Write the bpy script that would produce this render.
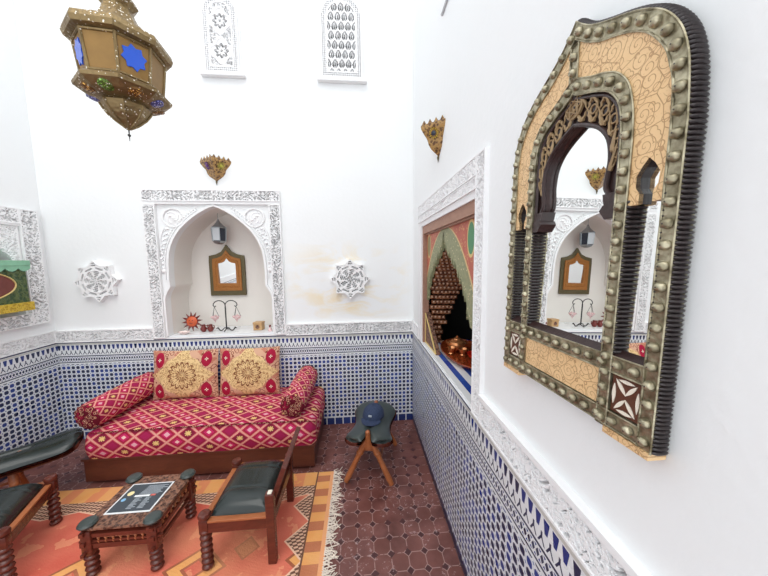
import bpy, bmesh, math, random
from math import pi, sin, cos, sqrt, atan2, floor, hypot
from mathutils import Vector, Matrix
from mathutils.geometry import tessellate_polygon
for o in list(bpy.data.objects): bpy.data.objects.remove(o)
COL = bpy.context.scene.collection
random.seed(4)
W = 3.186           # room width: right wall at x=0, left wall at x=-W, back wall at y=0
YF = -3.6           # the side walls run to here, behind the camera
ZT = 4.6            # top of the patio walls, open to the sky

# ------------------------------------------------------------------ camera, sky, exposure
cam = bpy.data.cameras.new('camera'); co = bpy.data.objects.new('camera', cam); COL.objects.link(co)
F, PITCH, YAW, ROLL = 284.64, .0989, .0849, -.0109
fw = Vector((sin(YAW)*cos(PITCH), cos(YAW)*cos(PITCH), -sin(PITCH)))
rt = Vector((cos(YAW), -sin(YAW), 0)); up = rt.cross(fw)
r2 = rt*cos(ROLL)+up*sin(ROLL); u2 = -rt*sin(ROLL)+up*cos(ROLL)
m = Matrix((r2, u2, -fw)).transposed().to_4x4(); m.translation = Vector((-.5126, -2.6934, 1.6))
co.matrix_world = m
cam.sensor_fit = 'HORIZONTAL'; cam.sensor_width = 36; cam.lens = F*36/768; cam.clip_start = .05
sc = bpy.context.scene; sc.camera = co
w = bpy.data.worlds.new('sky'); sc.world = w; w.use_nodes = True
bg = w.node_tree.nodes['Background']; bg.inputs[0].default_value = (.93, .965, 1, 1); bg.inputs[1].default_value = 1.25
sun = bpy.data.lights.new('soft_sun', 'SUN'); sun.energy = 1.0; sun.angle = .9; sun.color = (1, .97, .92)
so = bpy.data.objects.new('soft_sun', sun); COL.objects.link(so)
so.rotation_euler = Vector((-.10, .55, -1)).to_track_quat('-Z', 'Y').to_euler()
sc.view_settings.view_transform = 'Standard'; sc.view_settings.look = 'None'
sc.view_settings.exposure = .40; sc.view_settings.gamma = 1; sc.view_settings.use_curve_mapping = False

# ------------------------------------------------------------------ material expressions
class G:
    def __init__(s, name, rough=.5, metal=0, spec=.5):
        s.m = bpy.data.materials.new(name); s.m.use_nodes = True; s.t = s.m.node_tree
        s.b = s.t.nodes['Principled BSDF']; s.b.inputs['Roughness'].default_value = rough
        s.b.inputs['Metallic'].default_value = metal; s.b.inputs['Specular IOR Level'].default_value = spec
    def put(s, sock, v):
        if isinstance(v, X): s.t.links.new(v.o, sock)
        elif isinstance(v, tuple): sock.default_value = (*v, 1) if len(v) == 3 and len(sock.default_value) == 4 else v
        else: sock.default_value = v
    def math(s, op, *a):
        n = s.t.nodes.new('ShaderNodeMath'); n.operation = op
        for i, v in enumerate(a): s.put(n.inputs[i], v)
        return X(s, n.outputs[0])
    def obj(s):
        n = s.t.nodes.new('ShaderNodeTexCoord'); p = s.t.nodes.new('ShaderNodeSeparateXYZ'); s.t.links.new(n.outputs['Object'], p.inputs[0])
        s.vec = n.outputs['Object']; return [X(s, p.outputs[i]) for i in range(3)]
    def uv(s):
        n = s.t.nodes.new('ShaderNodeTexCoord'); p = s.t.nodes.new('ShaderNodeSeparateXYZ'); s.t.links.new(n.outputs['UV'], p.inputs[0])
        s.vec = n.outputs['UV']; return [X(s, p.outputs[i]) for i in range(2)]
    def comb(s, a, b, c=0.0):
        n = s.t.nodes.new('ShaderNodeCombineXYZ')
        for i, v in enumerate((a, b, c)): s.put(n.inputs[i], v)
        return X(s, n.outputs[0])
    def noise(s, scale, detail=3, vec=None, rough=.5, dist=0):
        n = s.t.nodes.new('ShaderNodeTexNoise'); n.inputs['Scale'].default_value = scale; n.inputs['Detail'].default_value = detail
        n.inputs['Roughness'].default_value = rough; n.inputs['Distortion'].default_value = dist
        s.t.links.new(vec.o if vec else s.vec, n.inputs['Vector']); return X(s, n.outputs[0])
    def voro(s, scale, feat='F1', vec=None, rnd=1):
        n = s.t.nodes.new('ShaderNodeTexVoronoi'); n.feature = feat; n.voronoi_dimensions = '2D' if feat != 'F1' else '3D'; n.inputs['Scale'].default_value = scale; n.inputs['Randomness'].default_value = rnd
        s.t.links.new(vec.o if vec else s.vec, n.inputs['Vector']); return X(s, n.outputs['Distance'])
    def white(s, vec):
        n = s.t.nodes.new('ShaderNodeTexWhiteNoise'); n.noise_dimensions = '3D'; s.t.links.new(vec.o, n.inputs['Vector']); return X(s, n.outputs['Value'])
    def mix(s, f, a, b):
        n = s.t.nodes.new('ShaderNodeMix'); n.data_type = 'RGBA'; n.clamp_factor = True
        s.put(n.inputs[0], f); s.put(n.inputs[6], a); s.put(n.inputs[7], b); return X(s, n.outputs[2])
    def col(s, v): s.put(s.b.inputs['Base Color'], v); return s
    def rough(s, v): s.put(s.b.inputs['Roughness'], v); return s
    def bump(s, h, dist=.003, st=1):
        n = s.t.nodes.new('ShaderNodeBump'); n.inputs['Distance'].default_value = dist; n.inputs['Strength'].default_value = st
        s.t.links.new(h.o, n.inputs['Height']); s.t.links.new(n.outputs[0], s.b.inputs['Normal']); return s
class X:
    def __init__(s, g, o): s.g = g; s.o = o
    def __add__(s, b): return s.g.math('ADD', s, b)
    __radd__ = __add__
    def __sub__(s, b): return s.g.math('SUBTRACT', s, b)
    def __rsub__(s, b): return s.g.math('SUBTRACT', b, s)
    def __mul__(s, b): return s.g.math('MULTIPLY', s, b)
    __rmul__ = __mul__
    def __truediv__(s, b): return s.g.math('DIVIDE', s, b)
    def __lt__(s, b): return s.g.math('LESS_THAN', s, b)
    def __gt__(s, b): return s.g.math('GREATER_THAN', s, b)
    def abs(s): return s.g.math('ABSOLUTE', s)
    def frac(s): return s.g.math('FRACT', s)
    def floor(s): return s.g.math('FLOOR', s)
    def mod(s, b): return s.g.math('FLOORED_MODULO', s, b)
    def min(s, b): return s.g.math('MINIMUM', s, b)
    def max(s, b): return s.g.math('MAXIMUM', s, b)
    def sin(s): return s.g.math('SINE', s)
    def cos(s): return s.g.math('COSINE', s)
    def sqrt(s): return s.g.math('SQRT', s)
    def clamp(s): return s.max(0.0).min(1.0)
    def tri(s): return (s.frac()-.5).abs()*2       # 1 at integers, 0 in the middle

def plain(name, c, rough=.5, metal=0, nz=0, spec=.5, amp=.25, bump=0):
    g = G(name, rough, metal, spec)
    if nz:
        g.obj(); n = g.noise(nz, 4); g.col(g.mix(n, tuple(k*(1-amp) for k in c), tuple(min(1, k*(1+amp)) for k in c)))
        if bump: g.bump(n, bump)
    else: g.col(c)
    return g.m

def zellige(name, axis):
    g = G(name, .22); x, y, z = g.obj(); s = x if axis == 0 else y
    navy, blue, white, pale = (.012, .02, .075), (.02, .05, .26), (.80, .82, .84), (.42, .50, .62)
    p = .0386
    a = s/p; b = (z-.075)/p
    cu = (a.frac()-.5).abs(); cv = (b.frac()-.5).abs()
    rnd = g.white(g.comb(a.floor(), b.floor())); dark = g.mix(rnd > .62, navy, blue)
    dot = (cu.max(cv) < .35)*((cu+cv) < .56)
    cross = (cu.min(cv) < .035)+(cu.max(cv) > .475)
    c = g.mix(cross*.55, white, pale)
    c = g.mix((((.5-cu)+(.5-cv)) < .15), c, (.22, .29, .48))
    c = g.mix(dot, c, dark)
    # border bands above the grid
    h = .905-z
    def band(h0, h1): return (h > h0)*(h < h1)
    q = .037; t = s/q; f = t.frac(); hh = (h-.030)/.042
    mer = ((f-.5).abs() < (.36-hh*.20).min(.33))
    mer = mer+((f-.5).abs() < .12)*(hh < 1)
    c = g.mix(h < .2, c, white)
    c = g.mix(band(.030, .072)*mer.clamp(), c, g.mix(g.white(g.comb(t.floor(), 3.0)) > .5, (.015, .035, .2), navy))
    h2 = (h-.076)/.04; f2 = (t+.5).frac()
    yy = ((f2-.5).abs() < .1)*(h2 < .55)+(((f2-.5).abs()-(h2-.35)*.6).abs() < .09)*(h2 > .3)
    c = g.mix(band(.076, .114)*yy.clamp(), c, navy)
    c = g.mix(band(.124, .133)+band(.180, .188)+band(0, .010), c, navy)
    c = g.mix(band(.012, .026), c, (.60, .60, .56))
    r1 = ((s/.021).frac()-.5).abs()+((h-.1565)/.034).abs()
    c = g.mix(band(.138, .175)*(r1 < .42), c, navy)
    r2 = ((s/.021+.5).frac()-.5).abs()+(((h-.1565).abs()-.017)/.03).abs()
    c = g.mix(band(.138, .175)*(r2 < .26), c, blue)
    # base course
    bs = ((s/.078).frac()-.5).abs()
    c = g.mix(z < .075, c, white); c = g.mix((z < .066)*(bs < .44), c, g.mix(g.white(g.comb((s/.078).floor(), 9.0)), (.01, .02, .09), (.015, .04, .2)))
    if axis: c = g.mix(z < .045, c, (.02, .025, .06))
    g.col(c); g.bump(dot*.6+g.noise(60, 2)*.4, .0015); g.rough(.2+g.noise(9, 3)*.2); return g.m

def diamonds(name, w=.145, hgt=.105):
    g = G(name, .85, spec=.2); u, v = g.uv()
    n = g.noise(40, 2)*.03
    a = u/w+v/hgt+n; b = u/w-v/hgt-n
    fa = (a.frac()-.5).abs(); fb = (b.frac()-.5).abs(); mm = fa.max(fb); ia = a.floor(); ib = b.floor()
    sel = (ia+ib*2).mod(4.0)
    crim, mag, plum, cream = (.46, .010, .045), (.56, .015, .12), (.17, .006, .03), (.78, .45, .34)
    fill = g.mix(sel < .5, g.mix((sel > 1.5)*(sel < 2.5), crim, (.32, .006, .075)), plum)
    c = g.mix((mm < .33)*(mm > .27)*(sel > .5), fill, (.22, .008, .03))
    c = g.mix((mm < .27)*(sel > .5)*((sel < 1.5)+(sel > 2.5)), c, mag)
    c = g.mix((mm < .12)*(sel > 2.5), c, (.86, .62, .55))
    c = g.mix((mm < .16)*(sel > .5)*(sel < 1.5), c, (.75, .45, .50))
    star = ((fa.min(fb) < .05)*(mm < .24))+(mm < .12)+(((fa-fb).abs() < .05)*(mm < .17))
    c = g.mix(star.clamp()*(sel < .5), c, (.80, .62, .22))
    c = g.mix(mm > .37, c, (.45, .02, .05)); c = g.mix(mm > .425, c, cream); c = g.mix((mm > .455)*(mm < .470), c, (.55, .08, .10))
    c = g.mix(g.noise(180, 2)*.35, c, (.5, .06, .11))
    g.col(c); g.bump(mm+g.noise(300, 2)*.3, .0015); return g.m

def brocade_dark():
    g = G('dark_brocade', .85, spec=.2); g.obj(); v = g.voro(38); n = g.noise(30, 3)
    c = g.mix(((v-.42).abs() < .05), (.13, .006, .018), (.55, .30, .18)); c = g.mix(v < .13, c, (.75, .55, .4)); c = g.mix(n > .62, c, (.3, .01, .04))
    g.col(c); g.bump(n, .004); return g.m

def brocade_gold():
    # uv is centred on the cushion, in metres: the medallion at its middle, ovals in the corners
    g = G('gold_brocade', .8, spec=.25); u, v = g.uv()
    X0 = u.abs(); Y0 = v.abs(); r = (X0*X0+Y0*Y0).sqrt(); th = g.math('ARCTAN2', v, u)
    n = g.noise(22, 3); pk = (.62, .36, .24); gold = (.74, .54, .27); dk = (.22, .06, .035)
    vl = g.voro(26); c = g.mix((vl-.38).abs() < .06, pk, dk); c = g.mix(((u*34+n*6).sin()*(v*40).sin()) > .55, c, (.5, .2, .13))
    med = (X0/.235+Y0/.225) < (1.06+(th*8).cos()*.05)
    inner = g.mix(((g.voro(55)-.4).abs() < .07), gold, (.36, .17, .06))
    pet = ((r*95-(th*8).cos().abs()*3).sin() > .72)*(r < .125)
    inner = g.mix(pet, inner, (.20, .07, .03)); inner = g.mix(((th*8).sin().abs() < .13)*(r < .1), inner, (.25, .09, .04))
    c = g.mix(med, c, inner)
    ox = (X0-.195)/.042; oy = (Y0-.135)/.066; od = ox*ox+oy*oy
    c = g.mix(od < 1.0, c, g.mix(n, (.42, .01, .05), (.30, .006, .03)))
    fx = X0-.195; fy = Y0-.135; fr = (fx*fx+fy*fy).sqrt(); ft = g.math('ARCTAN2', fy, fx)
    c = g.mix(fr < (.010+(ft*4).cos()*.005), c, (.85, .75, .6)); c = g.mix(fr < .004, c, (.3, .1, .05))
    g.col(c); g.bump(g.noise(120, 2), .002); return g.m

def kilim():
    g = G('kilim_wool', .95, spec=.1); x, y, z = g.obj()
    n = g.noise(9, 4); nf = g.noise(160, 2); n2 = g.noise(3, 3)
    coral = g.mix(((n2-.5)*2+.5).clamp(), (.58, .06, .05), (.80, .22, .15)); coral = g.mix((n > .58)*.6, coral, (.86, .36, .2))
    orange = g.mix(n, (.82, .33, .07), (.90, .52, .20)); brown = g.mix(n, (.42, .13, .06), (.55, .20, .10)); ink = (.045, .03, .03)
    c = coral
    # big stepped lozenges along the middle
    a = ((x+2.02)/.62+.5).frac()-.5; b = ((y+1.28)/.50+.5).frac()-.5
    d = a.abs()+b.abs(); 
    c = g.mix(d < .26, c, (.30, .07, .035)); c = g.mix(d < .225, c, orange); c = g.mix(d < .12, c, (.35, .09, .05)); c = g.mix(d < .085, c, coral)
    a2 = ((x+1.17)/.62+.5).frac()-.5; b2 = ((y+1.19)/.40+.5).frac()-.5; d2 = a2.abs()*1.5+b2.abs()
    c = g.mix((d2 < .17)*(x > -1.45), c, (.30, .07, .035)); c = g.mix((d2 < .135)*(x > -1.45), c, brown)
    # hatched triangles on the right end and the back edge
    zx = (y/.235).tri()*.115; edge = x+.845+zx
    hat = g.mix((((x*120+y*60).sin()*(y*260-x*60).sin()) > .05), ink, (.72, .50, .36))
    c = g.mix(edge > -.012, c, (.88, .62, .45)); c = g.mix(edge > 0, c, hat)
    zy = (x/.36).tri()*.075; ey = y+.90+zy-.075
    wh = (y > -.90)*(x < -.95); ey = y+.845+zy*.6
    c = g.mix(ey > -.008, c, (.88, .62, .45)); c = g.mix(ey > 0, c, hat)
    c = g.mix(y > -.775, c, g.mix(((x/.17).frac() < .45)*(n > .42), orange, (.80, .28, .12)))
    blk = ((y/.125).frac() < .48)
    c = g.mix(x > -.85, c, g.mix(blk, orange, brown))
    c = g.mix((x+.852).abs() < .005, c, ink); c = g.mix(x > -.758, c, (.86, .42, .20))
    c = g.mix(nf*.35, c, (.82, .36, .20)); c = g.mix(((g.noise(2.2, 3)-.48)*5).clamp()*.45, c, (.90, .42, .22))
    g.col(c); g.bump(nf+((y*900).sin())*.2, .002); return g.m

def floor_mat():
    g = G('terracotta_floor', .38, spec=.5); x, y, z = g.obj(); p = .0925
    a = x/p; b = y/p; cu = (a.frac()-.5).abs(); cv = (b.frac()-.5).abs()
    e = (cu.max(cv)-.5).max((cu+cv-.76)/1.414)        # 0 on the octagon outline
    n = g.noise(7, 5); n2 = g.noise(30, 4); rnd = g.white(g.comb(a.floor(), b.floor()))
    c = g.mix(((n-.5)*2.4+.5).clamp(), (.085, .026, .022), (.26, .105, .09)); c = g.mix(rnd*.6, c, (.16, .050, .036))
    c = g.mix((cu+cv > .76), c, (.065, .018, .02))
    gr = (e.abs() < .024)*(n2 > .44)*(g.noise(4, 2) > .40); c = g.mix(gr*.6, c, (.50, .32, .29))
    sp = (g.noise(40, 6, rough=.75) > .585)*(g.noise(3.5, 2) > .52); c = g.mix(sp*.55, c, (.55, .40, .40))
    g.col(c); g.rough(.25+n2*.35); g.bump(((e.abs() < .03)*-.6)+n2*.5, .002); return g.m

def wood(name, a, b, scale=14, rough=.4, axis=0):
    g = G(name, rough); x, y, z = g.obj(); st = [.25, 1, 1] if axis == 0 else ([1, .25, 1] if axis == 1 else [1, 1, .25])
    v = g.comb(x*st[0], y*st[1], z*st[2]); n = g.noise(scale*3, 5, v, .6, 1.5)
    g.col(g.mix(n, a, b)); g.bump(n, .001); return g.m
def carved(name, a, b, scale=60, dist=.003, rough=.45):
    g = G(name, rough); g.obj(); v = g.voro(scale); n = g.noise(scale*.6, 3, dist=2)
    r = ((v*6+n*7).sin()*.5+.5); g.col(g.mix(r, a, b)); g.bump(r, dist); return g.m

def wall_mat(stain):
    g = G('white_limewash'+('_stained' if stain else ''), .8, spec=.2); x, y, z = g.obj(); n = g.noise(2.2, 4)
    c = g.mix(n, (.862, .882, .888), (.882, .892, .892))
    if stain:
        nn = g.noise(3.2, 5, g.comb(x*.7, y, z*1.7), .6, 1.2)
        mx = (1-((x+.62)/.62).abs()).clamp(); mz = (1-((z-1.38)/.42).abs()).clamp()
        f = ((nn-.47)*6).clamp()*(mx*mz*2.2).clamp(); c = g.mix(f*.8, c, (.86, .72, .46))
        f2 = ((g.noise(5, 4)-.5)*5).clamp()*(1-((x+.75)/.3).abs()).clamp()*(1-((z-1.32)/.14).abs()).clamp(); c = g.mix(f2*.8, c, (.80, .58, .28))
    g.col(c); g.bump(g.noise(30, 4), .0012); return g.m

def tooled_leather():
    g = G('black_leather', .3); g.obj(); n = g.noise(6, 4); f = g.noise(140, 2)
    g.col(g.mix(n, (.010, .015, .014), (.022, .030, .029))); g.rough(.12+n*.16); g.bump(f*.6+n, .0006); return g.m

def engraved():
    g = G('engraved_bone', .45); x, y, z = g.obj()
    n = g.noise(14, 2); nv = g.t.nodes.new('ShaderNodeTexVoronoi'); nv.voronoi_dimensions = '2D'; nv.inputs['Scale'].default_value = 25; V2 = g.comb(y, z, 0.0); g.t.links.new(V2.o, nv.inputs['Vector'])
    sp = g.t.nodes.new('ShaderNodeSeparateXYZ'); g.t.links.new(nv.outputs['Position'], sp.inputs[0]); dy = y-X(g, sp.outputs[0]); dz = z-X(g, sp.outputs[1])
    r = (dy*dy+dz*dz).sqrt(); th = g.math('ARCTAN2', dy, dz); l = ((r*105+th/(2*pi)+n*.8).frac() < .13)*(r < .022); ed = g.voro(25, 'DISTANCE_TO_EDGE', V2) < .018
    v3 = g.voro(62, vec=V2); l2 = ((v3-.42).abs() < .035)*(r > .012)
    c = g.mix(n, (.76, .50, .25), (.88, .66, .38)); c = g.mix(g.noise(5, 3), c, (.84, .56, .28)); c = g.mix((g.noise(200, 2) > .63)*.3, c, (.5, .28, .12))
    a_ = (l+l2+ed).clamp(); c = g.mix(a_*.62, c, (.34, .15, .05)); g.col(c); g.bump(a_*-1, .0015); return g.m

def brass_foil():
    g = G('embossed_brass', .38, .75); g.obj(); v = g.voro(120); n = g.noise(45, 4)
    g.col(g.mix(((n-.5)*2.2+.5).clamp(), (.15, .125, .07), (.58, .53, .38))); g.bump(v*.6+n, .0018); return g.m

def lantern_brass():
    g = G('brass_lit_hole_dots', .42, .65); g.obj(); v = g.voro(75); n = g.noise(9, 3)
    c = g.mix(n, (.11, .065, .025), (.36, .26, .12)); c = g.mix((v < .2)*(g.noise(12, 2) > .42), c, (.85, .80, .70)); g.col(c); g.bump(v, .002); return g.m  # cream dots paint the brightness seen through holes in the brass

def spangled(name, base, c2):
    g = G(name, .4, .4); g.obj(); v = g.voro(150); n = g.noise(60, 2)
    g.col(g.mix((v < .33), base, g.mix(n > .55, c2, (.9, .9, .75)))); g.bump(v, .002); return g.m

def painted_panel():
    # red painted wood, a green band follows the pointed arch; mesh coords: y,z of the right wall
    g = G('painted_wood_panel', .55); x, y, z = g.obj(); n = g.noise(16, 4); nf = g.noise(60, 3)
    c = g.mix(n, (.36, .055, .03), (.62, .19, .12)); c = g.mix(((g.voro(28)-.35).abs() < .035), c, (.62, .34, .14))
    ty = (y+.90).abs(); lim = (1.80-z)
    k = (lim.max(0.0)).sqrt()*.80
    gr = g.mix(nf, (.16, .20, .10), (.38, .36, .20)); gr = g.mix((g.voro(45) < .2), gr, (.66, .56, .32))
    c = g.mix(ty < k, c, gr); c = g.mix((ty-k).abs() < .009, c, (.66, .48, .22))
    mx = (y+1.335)/.045; mz = (z-1.70)/.085; d = mx*mx+mz*mz; c = g.mix(d < 1.25, c, (.66, .50, .2)); c = g.mix(d < .85, c, (.08, .26, .12))
    mx = (y+.50)/.05; d = mx*mx+mz*mz; c = g.mix(d < 1.2, c, (.66, .46, .2)); c = g.mix(d < .8, c, (.30, .26, .12))
    g.col(c); g.bump(nf, .001); return g.m

def stripes():
    g = G('striped_sill_tiles', .2); x, y, z = g.obj(); n = g.white(g.comb((y/.08).floor(), (x/.08).floor()))
    g.col(g.mix((((x-.035)/.085).frac() < .45)*(x > .02), (.82, .83, .84), g.mix(n, (.02, .05, .30), (.05, .12, .45)))); return g.m
    d = (x+y*.0); f = ((y+x*.0)/.16).frac(); n = g.white(g.comb((y/.08).floor(), (x/.08).floor()))
    c = g.mix((f < .5), (.82, .83, .84), g.mix(n, (.02, .05, .30), (.05, .12, .5)))
    c = g.mix(x < .055, c, (.82, .83, .84)); c = g.mix((x-.075).abs() < .02, c, (.02, .05, .30))
    g.col(c); return g.m

M = dict(
    wall=wall_mat(False), wall_s=wall_mat(True), plaster=plain('carved_plaster', (.87, .87, .875), .8, spec=.2),
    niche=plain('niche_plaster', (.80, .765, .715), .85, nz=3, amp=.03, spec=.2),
    zx=zellige('zellige_mosaic_back', 0), zy=zellige('zellige_mosaic_side', 1), floor=floor_mat(), kilim=kilim(),
    dia=diamonds('crimson_diamond_weave'), dia2=diamonds('crimson_diamond_weave_fine', .092, .074), bdark=brocade_dark(), bgold=brocade_gold(),
    base=wood('daybed_wood', (.05, .012, .008), (.15, .040, .022), 8), dwood=wood('dark_turned_wood', (.045, .010, .008), (.17, .038, .022), 10, .25),
    owood=wood('orange_wood', (.24, .065, .02), (.50, .17, .06), 12, .35), ctop=carved('carved_table_wood', (.05, .018, .012), (.27, .13, .08), 55),
    leather=tooled_leather(), gleather=plain('green_black_leather', (.045, .058, .055), .3, nz=8, bump=.001),
    denim=plain('navy_denim', (.025, .04, .09), .85, nz=90, amp=.5), fringe=plain('fringe_yarn', (.80, .70, .60), .95, nz=60),
    brass=brass_foil(), blackwood=wood('ebonised_wood', (.008, .007, .008), (.05, .035, .035), 20, .3, 2), bone=engraved(), inlay=plain('bone_inlay', (.86, .80, .68), .4),
    brownsq=wood('brown_inlay_wood', (.07, .025, .014), (.15, .055, .03), 20), scroll=plain('gilt_scroll', (.34, .23, .12), .4, .3, nz=30),
    archw=wood('dark_arch_wood', (.015, .008, .008), (.06, .03, .028), 16, .3),
    panel=painted_panel(), frame_w=wood('rosy_frame_wood', (.26, .12, .08), (.45, .26, .18), 8, .6, 1), stripes=stripes(),
    muq=carved('muqarnas_wood', (.12, .03, .012), (.36, .14, .06), 30), muql=plain('muqarnas_highlight', (.62, .42, .30), .5, nz=40),  # the paler tone paints highlights onto the vault blocks
    copper=plain('copper_lacquer', (.30, .055, .015), .15, .35, nz=20, amp=.4), cbright=plain('bright_copper', (.72, .30, .12), .2, .7, nz=20),
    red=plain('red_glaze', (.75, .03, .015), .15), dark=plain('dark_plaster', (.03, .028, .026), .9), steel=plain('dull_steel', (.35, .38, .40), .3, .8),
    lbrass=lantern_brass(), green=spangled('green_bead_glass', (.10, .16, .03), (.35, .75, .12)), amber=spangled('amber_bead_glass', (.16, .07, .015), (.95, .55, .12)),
    violet=spangled('violet_bead_glass', (.06, .06, .22), (.45, .45, .95)), blueg=plain('blue_glass', (.02, .10, .62), .2), orangep=plain('amber_panel', (.27, .15, .04), .45, .3, nz=14, amp=.35),
    iron=plain('black_iron', (.02, .02, .022), .5, .5), crystal=plain('rose_crystal', (.80, .55, .55), .1), terr=plain('orange_terracotta', (.62, .11, .035), .5, nz=40),
    tdark=plain('dark_red_clay', (.17, .025, .02), .35, nz=40), tan=wood('tan_wood', (.42, .22, .08), (.66, .44, .22), 20), shell=plain('pink_white_shell', (.86, .72, .68), .3),
    olive=plain('olive_brass', (.12, .095, .045), .4, .5, nz=60, bump=.002), gilt=plain('orange_gilt', (.36, .14, .03), .4, .4, nz=50, bump=.002),
    glassd=plain('smoky_glass', (.04, .05, .07), .1), glassl=plain('pale_glass', (.55, .58, .60), .12), teal=plain('green_glass', (.10, .36, .25), .3),
    slate=plain('slate_print', (.045, .06, .075), .4), white=plain('white_print', (.82, .84, .85), .6), grey=plain('grey_print', (.42, .46, .50), .6), yprint=plain('yellow_print', (.85, .72, .38), .6),
    rprint=plain('red_print', (.7, .15, .12), .6), bprint=plain('blue_print', (.25, .5, .75), .6),
    pgreen=plain('mint_paint', (.24, .50, .33), .5, nz=20), dgreen=carved('green_painted_wood', (.02, .06, .02), (.10, .14, .04), 40), dred=plain('maroon_paint', (.16, .035, .025), .45, nz=20),
    yellow=carved('yellow_painted_wood', (.45, .28, .01), (.66, .46, .04), 60), goldp=plain('gold_paint', (.65, .48, .18), .4), cable=plain('grey_cable', (.55, .56, .58), .6),
    purple=plain('purple_glass', (.12, .03, .22), .25, nz=30), lime=plain('lime_glass', (.45, .42, .06), .3, nz=30), sbrass=carved('sconce_brass', (.10, .04, .015), (.46, .27, .09), 55, .002, .4),
)
gl = G('mirror_glass', 0.0, 1.0); gl.col((.93, .95, .94)); M['mirror'] = gl.m

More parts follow.
